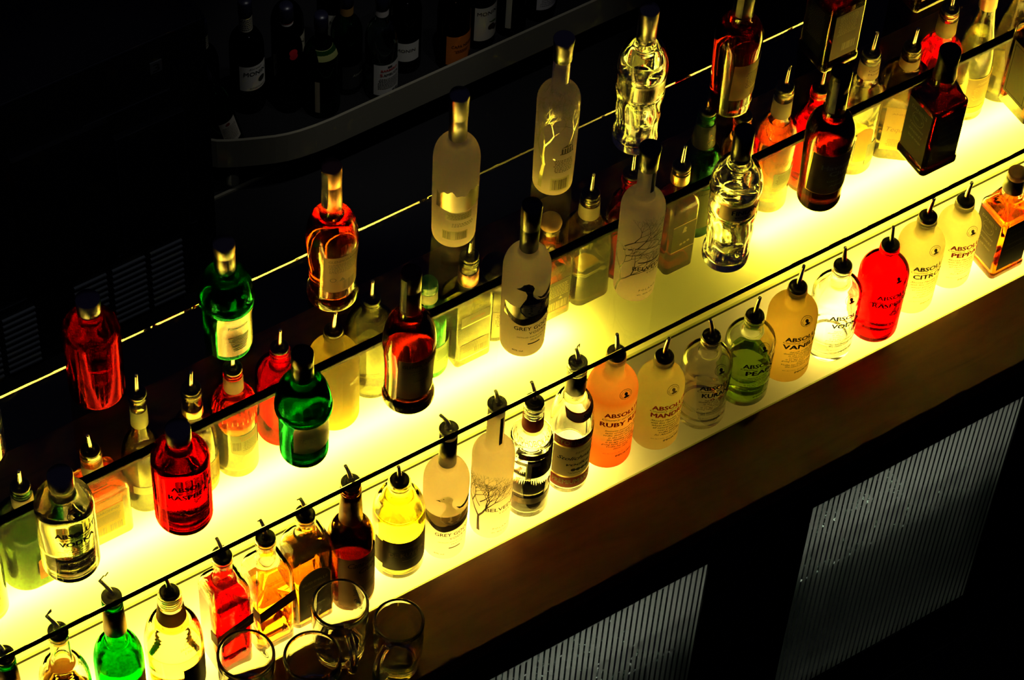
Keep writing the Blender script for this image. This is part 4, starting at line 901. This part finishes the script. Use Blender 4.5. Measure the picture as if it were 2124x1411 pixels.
t, pr = bgen('whiskey_bottle', 'square bottle of red amber whiskey with wooden ball cap, on the rear lit ledge', 693, 261, [('p', SQ(30, 26, 6), 0), ('b', SQ(34, 30, 8), 4, 4), ('p', SQ(34, 30, 8), 140), ('d', SQ(24, 22, 16), 154, 5), ('f', SQ(16, 16, 16), 168, 4)]+lip(15, 222), tint=m_glass((.83, .81, .74)), level=120, liq=liqm((.93, .3, .1)), wall=3, bt=12, n=44)
add_cap(t, [(14.5, 222), (17.5, 224), (18.5, 230), (17, 237), (10, 241), (0, 242)], m_prin((.4, .22, .1), .45, 0, 'wooden_cap'))
labelled(t, pr, [('back_label', [rect_flat(-27, 27, 24, 104, 3, 3)], m_paper((.13, .11, .075), .3), .5), ('label_print', smallprint(4, 78, 40, 34, 9, 3)+barcode(6, 38, 34, 20, 16)+[at(poly_flat([(-4, -3), (4, -3), (0, 4)], 0), 10, 56)], m_paper((.5, .42, .24), .4), .8)], 'flat', 0)

t, pr = bgen('whiskey_bottle', 'squarish clear bourbon bottle with white neck label, left of the windswept tree bottle', 770, 264, [('p', SQ(32, 32, 14), 0), ('b', SQ(36.5, 36.5, 18), 6, 4), ('p', SQ(36, 36, 18), 130), ('d', SQ(22, 22, 22), 186, 8), ('f', SQ(16, 16, 16), 196, 4)]+lip(15, 248), tint=m_glass((.83, .81, .74)), level=52, liq=liqm((.97, .74, .2)), wall=3, bt=12, n=44)
add_pourer(t, 248, 12, .5, .08, 42)
add_cap(t, [(17.4, 200), (17.8, 201), (17, 230), (16.6, 231)], m_paper((.72, .62, .42), .5), 'neck_label')
labelled(t, pr, [('neck_lettering', [at((f_[0], f_[1]), 0, 0) for f_ in words([('JIM BEAM', 2, 216, 26, 6, dict(bold=.015))])], INK, 1.6), ('embossed_lettering', words([('JIM BEAM', 2, 150, 40, 6), ('BOURBON', 2, 140, 34, 4)]), m_glass((.85, .8, .55), .1), .6)])

t, pr = bgen('liqueur_bottle', 'dark red bottle with pourer partly behind the windswept tree bottle', 851, 266, [('p', 30, 0), ('b', 35, 6, 5), ('p', 35, 140), ('d', 19, 190, 9), ('f', 15, 200, 4)]+lip(14.5, 246), tint=m_glass((.98, .30, .22)), level=130, liq=liqm((.9, .2, .1)))
add_pourer(t, 246, 11.5, .8, .1, 40)

t, pr = bgen('whisky_bottle', 'square whisky bottle with red shoulder and dark diamond label, between tree and rippled bottles', 929, 238, [('p', SQ(26, 26, 8), 0), ('b', SQ(29, 29, 9), 4, 4), ('p', SQ(29, 29, 9), 158), ('d', SQ(19, 19, 17), 184, 7), ('f', SQ(15, 15, 15), 194, 4)]+lip(14, 246), tint=m_glass((.83, .81, .74)), level=165, liq=liqm((.90, .22, .06)), wall=3, bt=14, n=44)
add_pourer(t, 246, 11.2, .6, .12, 42)
add_cap(t, [(15.6, 214), (16, 215), (15.6, 236), (15.2, 237)], GOLD, 'neck_band')
labelled(t, pr, [('back_label', [rect_flat(-23, 23, 62, 128, 3, 3)], m_paper((.16, .14, .05), .35), .5), ('label_border', [rect_flat(-23, 23, 60, 61.5, 2, 1), rect_flat(-23, 23, 128.5, 130, 2, 1)], GOLD, .7), ('crest', [poly_flat([(-4, 106), (5, 106), (3, 112), (5, 116), (0, 122), (-2, 116)], 0), disc_flat(3, 10, -4, 76), disc_flat(3, 10, 3, 77), disc_flat(3, 10, 10, 79)], m_paper((.6, .5, .2), .3), .8)], 'flat', 0)

t, pr = bgen('whiskey_bottle', 'dark green whiskey bottle with gold crest on its neck, behind the rippled glass bottle', 1004, 281, [('p', 30, 0), ('b', 35, 6, 5), ('p', 35, 150), ('d', 21, 210, 10), ('f', 18, 222, 4), ('p', 14.5, 280)]+lip(14, 298), tint=m_glass((.18, .62, .28)), level=120, liq=liqm((.8, .75, .3)))
add_pourer(t, 298, 11.2, .6, .12, 42)
add_cap(t, [(19.3, 220), (19.8, 221), (16.4, 272), (16, 273)], m_paper((.05, .055, .03), .15), 'neck_label')
labelled(t, pr, [('crest', [poly_flat([(-6, 236), (-2, 234), (5, 240), (6, 246), (2, 252), (0, 256), (-2, 250), (-5, 246)], 0), at(ring_flat(5, 6, 12), 0, 236)], m_paper((.9, .5, .05), .7), 1.6), ('back_label', [rect_flat(-26, 36, 30, 132, 14, 4)], m_paper((.22, .24, .08), .5), .5), ('lettering', words([('JAMESON', 0, 120, 40, 7)]), m_paper((.05, .06, .02), .2), .8)])

t, pr = bgen('liqueur_bottle', 'pinkish clear bottle with pourer hidden behind the rippled glass bottle', 1073, 271, [('p', 27, 0), ('b', 31, 6, 5), ('p', 31, 150), ('d', 18, 200, 9), ('f', 14.5, 208, 4)]+lip(14, 250), tint=m_glass((.98, .86, .78)), level=100, liq=liqm((.95, .7, .5)))
add_pourer(t, 250, 11.2, .6, .12, 42)

t, pr = bgen('rum_bottle', 'clear bottle of orange rum with raised letters, on rear ledge left of dark rum', 1144, 261, [('p', 30, 0), ('b', 34, 6, 5), ('p', 33, 70), ('p', 36, 168), ('d', 20, 212, 9), ('f', 15.5, 224, 4)]+lip(15, 292), tint=m_glass((.83, .81, .74)), level=176, liq=liqm((.97, .50, .15)), wall=3, bt=26)
add_pourer(t, 292, 12, .4, .1, 40, [(0, 0, 0), (4, 0, 2)])
add_cap(t, [(16.6, 230), (17, 231), (16.4, 268), (16, 269)], m_paper((.62, .5, .34), .5), 'neck_label')
labelled(t, pr, [('back_label', [rect_flat(-18, 26, 0, 1, 12, 3, lambda q: 62+.012*(q-4)**2, lambda q: 108)], CREAM, .5), ('small_print', smallprint(4, 90, 34, 26, 7, 3), INKGREY, .8), ('embossed_lettering', words([('BACARDI', 4, 130, 46, 10, dict(bold=.02))]), m_glass((.9, .8, .5), .08), 1)])

t, pr = bgen('liqueur_bottle', 'bright red bottle with pourer peeking out behind the dark rum', 1225, 262, [('p', 30, 0), ('b', 34, 6, 5), ('p', 34, 140), ('d', 20, 186, 9), ('f', 16, 196, 4)]+lip(15.5, 240), tint=m_glass((.99, .6, .5)), level=150, liq=liqm((.93, .10, .04)))
add_pourer(t, 240, 12, .5, .15, 42)

t, pr = bgen('rum_bottle', 'tall clear bottle of orange spiced rum with printed neck label, right of the dark rum', 1318, 256, [('p', 31, 0), ('b', 36, 6, 5), ('p', 36, 172), ('d', 20, 214, 9), ('f', 16.5, 226, 4)]+lip(15.5, 280), tint=m_glass((.83, .81, .74)), level=60, liq=liqm((.97, .82, .3)), wall=3, bt=14)
add_pourer(t, 280, 12, .5, .2, 40, [(0, 0, 0), (-4, 0, 3)])
add_cap(t, [(17.8, 232), (18.2, 233), (17.2, 266), (16.8, 267)], m_paper((.75, .5, .26), .5), 'neck_label')
labelled(t, pr, [('neck_lettering', words([('Captain', 0, 256, 22, 6), ('Morgan', 0, 247, 22, 6)]), m_paper((.12, .03, .02), .2), 2.2), ('picture_label', [rect_flat(-24, 6, 0, 1, 10, 4, lambda q: 40, lambda q: 128-abs(q+9)**2*.06)], m_paper((.9, .5, .06), .6), .5), ('back_label', [rect_flat(-2, 34, 26, 82, 10, 3)], CREAM, .8), ('small_print', smallprint(16, 62, 28, 30, 8, 3), INKGREY, 1.1)])

t, pr = bgen('liqueur_bottle', 'large dark oval bottle with an orange yellow label, behind the square black capped whiskey', 1405, 252, [('p', SQ(36, 36, 16), 0), ('b', SQ(43, 43, 22), 6, 4), ('p', SQ(44, 44, 26), 130), ('d', SQ(22, 22, 22), 196, 9), ('f', SQ(16, 16, 16), 206, 4)]+lip(15, 248), tint=m_glass((.66, .60, .48)), level=40, liq=liqm((.6, .5, .3)), wall=3, bt=14, n=44)
t.rotation_euler.z = math.radians(-38)
add_pourer(t, 248, 12, .9, .1, 40)
add_cap(t, [(17, 208), (17.5, 209), (17, 228), (16.5, 229)], m_paper((.62, .42, .2), .5), 'neck_label')
labelled(t, pr, [('label', [rect_flat(-26, 26, 30, 142, 3, 4)], m_paper((.72, .42, .05), .55), .5), ('lettering', words([('ANEJO', 0, 126, 30, 6), ('Tequila', 0, 84, 40, 16, dict(shear=.3))])+smallprint(0, 50, 34, 20, 5, 3), m_paper((.4, .2, .03), .3), .9)], 'flat', 0)

t, pr = bgen('liqueur_bottle', 'faceted red bottle with yellow neck label, behind the square black capped whiskey neck', 1490, 268, [('p', SQ(29, 29, 14), 0), ('b', SQ(32, 32, 16), 5, 4), ('p', SQ(32, 32, 16), 160), ('d', SQ(20, 20, 18), 206, 7), ('f', SQ(16.5, 16.5, 16.5), 214, 4)]+lip(15.5, 280), tint=m_glass((.99, .8, .7)), level=190, liq=liqm((.93, .05, .03)), n=12)
add_pourer(t, 280, 12, .6, .2, 42)
add_cap(t, [(17.4, 226), (17.8, 227), (17, 262), (16.6, 263)], m_paper((.75, .52, .15), .5), 'neck_label')

t, pr = bgen('wine_bottle', 'clear slender bottle with long sloping neck and gold striped label, rear lit ledge at right', 1559, 252, [('p', 28, 0), ('b', 33, 6, 5), ('p', 33, 120), ('s', 15, 280, 14), ('p', 14, 300), ('p', 14, 318)], tint=m_glass((.74, .73, .62)), level=200)
add_cap(t, [(15.5, 268), (16, 269), (14.8, 300), (15.4, 302), (15, 326), (0, 327)], m_prin((.35, .15, .08), .4, .3, 'foil_cap'))
labelled(t, pr, [('label', [rect_flat(-28, 34, 40, 112, 16, 4)], m_paper((.5, .32, .09), .5), .5), ('gold_line', [rect_flat(-30, 36, 112, 115, 16, 1), rect_flat(-30, 36, 24, 38, 16, 1)], m_paper((.9, .66, .06), .6), .7), ('lettering', words([('ASENZIO', 6, 100, 34, 6)])+smallprint(4, 74, 40, 34, 9, 3), m_paper((.75, .55, .15), .4), .9)])

t, pr = bgen('liqueur_bottle', 'broad grey footed bottle with a gold framed label, rear lit ledge at the right edge', 1646, 262, [('p', 40, 0), ('b', 46, 8, 5), ('p', 46, 60), ('s', 30, 140, 8), ('s', 16, 230, 9), ('p', 15, 280)], tint=m_glass((.68, .65, .56)), level=70, liq=liqm((.8, .75, .6)), wall=4, bt=20)
add_cap(t, [(16, 240), (16.5, 241), (16, 290), (0, 292)], NAVY)
labelled(t, pr, [('label_frame', [rect_flat(-30, 8, 80, 82, 8, 1), rect_flat(-30, 8, 168, 170, 8, 1), rect_flat(6, 8, 82, 168, 1, 6)], m_paper((.95, .7, .05), .6), .6), ('label', [rect_flat(-30, 6, 82, 168, 8, 6)], m_paper((.16, .09, .04), .3), .5)])

# =================================================================== MUGS on the counter
def mug(x, y, H, r, ang, label):
    t = empty('beer_mug', label, 'mug', W(x, y, -382.8), ang, 'empty glass mugs on the stone counter')
    pr = profile([('p', r-11, 0), ('b', r-7, 5, 5), ('s', r-1, 60, 5), ('p', r, H-8), ('p', r, H-1), ('p', r-1, H)])
    inn = [(z, max(a-3.6, 1), max(b-3.6, 1), max(c-3.6, 1)) for z, a, b, c in pr if z >= 30]
    inn = [(15, 0, 0, 0), (15, r-22, r-22, r-22), (17, r-15, r-15, r-15), (23, r-11, r-11, r-11)]+inn
    gm = m_ripple((.94, .94, .92), 1.5, 26, .35)
    loft('mug_body', [(3, 0, 0, 0), (2.5, r-22, r-22, r-22), (0, r-14, r-14, r-14)]+pr+inn[::-1], gm, t, 48)
    pts = []; 
    for i in range(15):
        a = -PI/2+PI*i/14; pts.append((r-3.5+30*max(0, math.cos(a))**.75, 0, H*.5+H*.30*math.sin(a)))
    vs, fs = tube_raw(pts, [6.2]*15, 12); pyd('handle', vs, fs, gm, t)
    w = Wrap(pr, th=0)
    put('embossed_crest', [at(ring_flat(8, 9.5, 20), 0, 84), at(ring_flat(5, 5.8, 16), 0, 84), at(poly_flat([(-3, -4), (3, -4), (4, 1), (0, 5), (-4, 1)], 0), 0, 84)], Wrap(pr, th=-150), gm, t, .6)
    return t
MH = 138
mug(74, -127, MH, 44, math.radians(-103), 'empty glass beer mug in front of the arched label bottle, catching the ledge glow')
mug(-91, -131, MH, 44, math.radians(-100), 'empty glass beer mug at the bottom left, in front of the red whisky bottle')
mug(-7, -184, MH, 44, math.radians(-75), 'empty dark glass beer mug at the bottom edge between two brighter mugs')
mug(136, -196, MH-4, 39, math.radians(-152), 'empty dark glass beer mug standing alone on the stone, rightmost of the mugs')

# =================================================================== DARK BAR BEHIND
BY = 1307
# steel lipped speed rail with rounded left end
path = [(640, 1560), (640, 1440), (641, 1418), (646, 1400), (655, 1386), (668, 1375), (685, 1365), (712, 1352), (742, 1339), (774, 1326), (800, 1318), (825, 1313), (860, 1309), (899, BY), (1000, BY)]+[(1100+i*150, BY) for i in range(13)]
vs = []; fs = []; prof_ = [(2, -1197), (-2, -1196), (-2, -1112), (0, -1110), (2, -1110), (4, -1112), (4, -1197)]
for i, (px, py) in enumerate(path):
    a = Vector(path[max(i-1, 0)]); b = Vector(path[min(i+1, len(path)-1)]); d = (b-a).normalized(); nrm = Vector((-d.y, d.x))
    for o_, z_ in prof_: vs.append((px+nrm.x*o_, py+nrm.y*o_, z_))
k = len(prof_)
for i in range(len(path)-1):
    for j in range(k): fs.append((i*k+j, (i+1)*k+j, (i+1)*k+(j+1) % k, i*k+(j+1) % k))
sr = empty('speed_rail', 'brushed steel bottle rail with rounded left end holding dark bottles at the back', 'bottle rail', W(1500, BY, FL*-1))
def relp(v): return [(p[0]-1500, p[1]-BY, p[2]+FL) for p in v]
BRUSH = m_prin((.30, .28, .20), .5, .2, 'brushed_steel')
pyd('lip', relp(vs), fs, BRUSH, sr, False)
tp_ = [(px+4, py+4.6) for px, py in path]+[(path[-1][0]+4, 1560)]; nt_ = len(tp_)
vv = [(px, py, z_) for z_ in (-1194, -1180) for px, py in tp_]; ff = [tuple(range(nt_))[::-1], tuple(range(nt_, 2*nt_))]+[(i, (i+1) % nt_, nt_+(i+1) % nt_, nt_+i) for i in range(nt_)]
pyd('tray', relp(vv), ff, DARKBOX, sr, False)
for lx, ly in ((709, 1392), (1290, 1500), (2000, 1500), (2700, 1500)):
    pyd('leg', *(lambda q: (relp(q[0]), q[1]))(tube_raw([(lx, ly, -1290), (lx, ly, -1287), (lx, ly, -1196)], [16, 13, 13], 16)), BRUSH, sr)
ks = setz(boxes('trim_1', [(590, 3000, 1368, 1374, -1290, -1284)], BRUSH)); structure(ks)

# dark under-bar cooler at the left with louvred vents and doors
uc = empty('bar_cooler', 'black under bar cooler with louvred vents near the floor at far left', 'cooler', W(100, 1400, -FL))
def rb(name, lst, mat, par, bev=0): return boxes(name, [(a-100, b-100, c-1400, d-1400, e+FL, f+FL) for a, b, c, d, e, f in lst], mat, par, bev)
CY = 1185
DG = m_prin((.012, .012, .016), .3, .2, 'black_enamel')
rb('cabinet', [(-1200, 560, CY, 1620, -1290, -480)], DG, uc)
LV = m_prin((.34, .36, .38), .4, .2, 'grey_louvre')
for (a, b) in ((10, 78), (90, 160), (245, 315), (328, 400), (412, 482), ):
    g = rb('vent', [(a-3, b+3, CY-1.5, CY-.5, -1284, -1080)], DARKBOX, uc)
    rb('louvre', [(a, b, CY-7, CY-1.6, -1270+k*19, -1266+k*19) for k in range(10)], LV, g)
EDGEL = m_prin((.05, .05, .07), .35, .5, 'door_edge')
d1 = rb('cooler_door', [(355, 500, CY-12, CY-.5, -1040, -700)], DG, uc); rb('door_rim', [(355, 500, CY-14, CY-12.2, -703, -700), (355, 358, CY-14, CY-12.2, -1040, -703), (497, 500, CY-14, CY-12.2, -1040, -703)], EDGEL, d1)
d2 = rb('cooler_door', [(150, 345, CY-12, CY-.5, -1040, -640)], DG, uc)
rb('top_edge', [(-1200, 560, CY-3, CY-.4, -486, -482)], EDGEL, uc); rb('middle_edge', [(300, 480, CY-3, CY-.4, -640, -637)], EDGEL, uc); rb('grille_edge', [(-200, 520, CY-3, CY-.4, -1066, -1063)], EDGEL, uc)
num = text_flat('3', 14, 20); pl = [(455-100+x, CY-4-1400, -560+FL+z) for x, z in num[0]]
pyd('number_plate', *(lambda q: ([(v[0], v[1], v[2]) for v in q[0]], q[1]))(box_raw(443-100, 467-100, CY-3-1400, CY-.5-1400, -575+FL, -545+FL)), m_prin((.12, .12, .12), .5, 0, 'grey_plate'), uc, False)
pyd('number', pl, num[1], DARKBOX, uc, False)

GD = 'dim bottles in the speed rail at the back'
def dim(x, y, H, r, label, tint, lab=None, neck=None, texts=(), name='liqueur_bottle', lean=0.0, cap=NAVY, long=True):
    z0 = -1179.5+r*abs(math.sin(lean))
    t, pr = gen(name, label, W(x, y, z0), 0, GD, [('p', r-4, 0), ('b', r, 5, 4), ('p', r, H*.55), ('d', 17, H*.70, 8), ('f', 13.5, H*.76, 4), ('p', 13, H-6)] if long else [('p', r-4, 0), ('b', r, 5, 4), ('p', r, H*.5), ('d', 16, H*.68, 8), ('f', 13, H*.73, 4), ('p', 12.5, H-6)], tint, None, None, 2.6, 7, 28)
    if lean: t.rotation_euler = (0, lean, 0)
    add_cap(t, [(13.8, H-42), (14.6, H-41), (14.4, H-4), (13, H), (0, H)], cap, n=20)
    w = Wrap(pr)
    if lab: c, z0_, z1_, x0_, x1_ = lab; put('label', [rect_flat(x0_, x1_, z0_, z1_, 12, 3)], w, m_paper(c, .12), t, .5)
    if neck: c, z0_, z1_ = neck; put('neck_label', [rect_flat(-24, 24, z0_, z1_, 10, 2)], w, m_paper(c, .12), t, .6)
    for i, (ls, c) in enumerate(texts): put('lettering', ls, w, m_paper(c, .1), t, 1.0)
    return t
DKG = m_glass((.25, .5, .32)); DK = m_glass((.3, .3, .3)); DKB = m_glass((.35, .2, .12)); CLG = m_glass((.85, .92, .88))
WHT = (.75, .73, .66)
dim(708, 1500, 290, 34, 'dark bottle with a striped neck label, leftmost in the dim rail', DK, None, ((.5, .48, .36), 212, 252), [(smallprint(0, 232, 40, 30, 5, 2), (.05, .04, .03))])
dim(800, 1482, 315, 36, 'dark syrup bottle with white label and striped neck label, left part of the dim rail', DK, (WHT, 76, 150, -34, 30), ((.55, .52, .4), 232, 274), [(words([('MONIN', 0, 128, 50, 12, dict(bold=.015))])+words([('Sirop', 0, 142, 30, 6, dict(shear=.4)), ('amandon', 4, 84, 36, 6, dict(shear=.3))])+[at(disc_flat(9, 12), 14, 104)]+smallprint(0, 253, 40, 34, 6, 2), (.03, .035, .03))], 'syrup_bottle')
dim(712, 1402, 280, 31, 'green bottle with a small pale label leaning at the rounded end of the dim rail', DKG, ((.8, .74, .58), 40, 112, -16, 24), None, [([at(disc_flat(5, 10), 2, 104)], (.3, .06, .03)), (smallprint(4, 74, 34, 46, 10, 5), (.3, .27, .2))], 'vermouth_bottle', math.radians(-12))
dim(870, 1440, 300, 32, 'dark bottle with a red seal on its shoulder in the dim rail', DK, None, ((.7, .68, .62), 250, 286), [([disc_flat(9, 16, -2, 186), disc_flat(9, 16, -2, 176)], (.55, .02, .03)), (smallprint(0, 268, 36, 28, 4, 7), (.3, .05, .04))], 'liqueur_bottle')
dim(926, 1398, 282, 38, 'broad dark green bottle with a pale side strip in the dim rail', DKG, ((.45, .38, .24), 20, 116, -34, -24), ((.28, .3, .1), 176, 196))
dim(999, 1422, 290, 33, 'tall dark green bottle with gold neck band and faint label in the dim rail', DKG, ((.03, .03, .03), 20, 90, -26, 30), ((.4, .22, .06), 224, 246), [(words([('Absinth', 8, 60, 26, 7, dict(shear=.3))]), (.4, .4, .3))], 'absinthe_bottle')
dim(1052, 1372, 300, 34, 'clear bottle with large white label and red print in the dim rail', CLG, (WHT, 22, 116, -34, 34), ((.6, .55, .5), 240, 262), [(words([('BARBERO', 0, 99, 38, 7, dict(bold=.03)), ('S', -18, 86, 6, 9, dict(bold=.02))]), (.6, .03, .02)), (words([('AMBUCA', 4, 85, 36, 8, dict(bold=.02))])+[rect_flat(-5, 5, 105, 111, 2, 1)]+smallprint(0, 58, 50, 34, 8, 3)+barcode(16, 30, 20, 10, 8), (.05, .05, .05))], 'liqueur_bottle')
dim(1133, 1412, 290, 34, 'dark syrup bottle with a white label turned aside in the dim rail', DK, (WHT, 40, 96, -40, 14), ((.7, .68, .66), 238, 262), [(words([('MONIN', -16, 74, 40, 9, dict(bold=.01))]), (.05, .05, .04))], 'syrup_bottle')
dim(1222, 1366, 285, 35, 'dark bottle with a bright orange label in the dim rail', DKB, ((.85, .24, .03), 24, 112, -34, 36), None, [(words([('CAPA NEGRA', 4, 82, 54, 9, dict(bold=.01))])+[poly_flat([(14, 26), (28, 26), (26, 44), (22, 52), (18, 40)], 1)]+smallprint(0, 66, 34, 10, 3, 2), (.08, .02, .01))], 'brandy_bottle')
dim(1302, 1392, 300, 35, 'syrup bottle with a cream label showing dark beans, right of the orange label', DK, ((.75, .72, .58), 28, 130, -30, 36), None, [(words([('MONIN', -2, 112, 46, 11, dict(bold=.01))])+[disc_flat(9, 14, 8, 66), disc_flat(7, 14, 18, 58)], (.05, .025, .015)), ([poly_flat([(0, 84), (14, 76), (28, 74), (16, 82)], 1)], (.12, .2, .03))], 'syrup_bottle')
dim(1376, 1385, 300, 33, 'dark bottle with a narrow pale label edge in the dim rail', DK, ((.55, .52, .4), 30, 130, -30, -18), None)
dim(1452, 1392, 300, 35, 'bottle with a plain white printed back label, rightmost in the dim rail', DK, ((.7, .68, .68), 40, 140, -26, 34), None, [(smallprint(4, 90, 48, 80, 14, 4), (.4, .38, .38))])
dim(905, 1500, 310, 34, 'dark syrup bottle standing behind the broad green bottle in the dim rail', DK, ((.6, .56, .38), 70, 150, -36, 36), None, [(words([('MONIN', 0, 128, 50, 11)]), (.04, .04, .03))], 'syrup_bottle')
dim(1020, 1512, 310, 34, 'dark syrup bottle standing behind the gold necked green bottle in the dim rail', DK, ((.6, .58, .48), 70, 150, -36, 36), None, [(words([('MONIN', 0, 128, 50, 11)]), (.04, .04, .03))], 'syrup_bottle')

# =================================================================== CAMERA, LIGHT
f_ = 6616.89; R_ = ((.84504672, -.53299089, .0426233), (-.41380281, -.70239094, -.57914955), (.33861965, .47177079, -.81410629))
cam = bpy.data.cameras.new('camera'); co = bpy.data.objects.new('camera', cam); COL.objects.link(co)
M = Matrix.Identity(4)
for i in range(3): M[i][0] = R_[0][i]; M[i][1] = -R_[1][i]; M[i][2] = -R_[2][i]
M.translation = W(-1171.648, -2256.018, 3912.784)
co.matrix_world = M; cam.sensor_width = 36; cam.lens = f_/2124*36; cam.clip_start = .1; cam.clip_end = 60
SC.camera = co
def spot(name, loc, target, energy, size, color, blend=.6, rad_=.03):
    l = bpy.data.lights.new(name, 'SPOT'); l.energy = energy; l.spot_size = math.radians(size); l.spot_blend = blend; l.color = color; l.shadow_soft_size = rad_
    o = bpy.data.objects.new(name, l); COL.objects.link(o); o.location = loc
    o.rotation_euler = (target-loc).to_track_quat('-Z', 'Y').to_euler(); return o
spot('rail_spotlight', W(900, 700, 1300), W(1180, 1400, -1120), SPOT_E*1.3, 22, (1, .98, .9))
spot('rail_spotlight', W(1250, 700, 1300), W(950, 1430, -1120), SPOT_E*.8, 18, (1, .98, .9))
spot('cooler_fill_light', W(300, 500, 1000), W(300, 1185, -1150), SPOT_E*.22, 26, (.9, .95, 1))  # added fill light to brighten the louvres, no fixture behind it
w = bpy.data.worlds.new('world'); SC.world = w; w.use_nodes = True
bg = w.node_tree.nodes['Background']; bg.inputs[0].default_value = (.30, .26, .62, 1); bg.inputs[1].default_value = WORLD_E
vs_ = SC.view_settings; SC.display_settings.display_device = 'sRGB'; vs_.view_transform = 'Standard'; vs_.look = 'None'; vs_.gamma = 1; vs_.exposure = 0; vs_.use_curve_mapping = False
cy = SC.cycles; cy.max_bounces = 40; cy.transmission_bounces = 40; cy.glossy_bounces = 10; cy.diffuse_bounces = 5; cy.transparent_max_bounces = 16
cy.sample_clamp_indirect = 60; cy.caustics_reflective = True; cy.caustics_refractive = True; cy.blur_glossy = .4
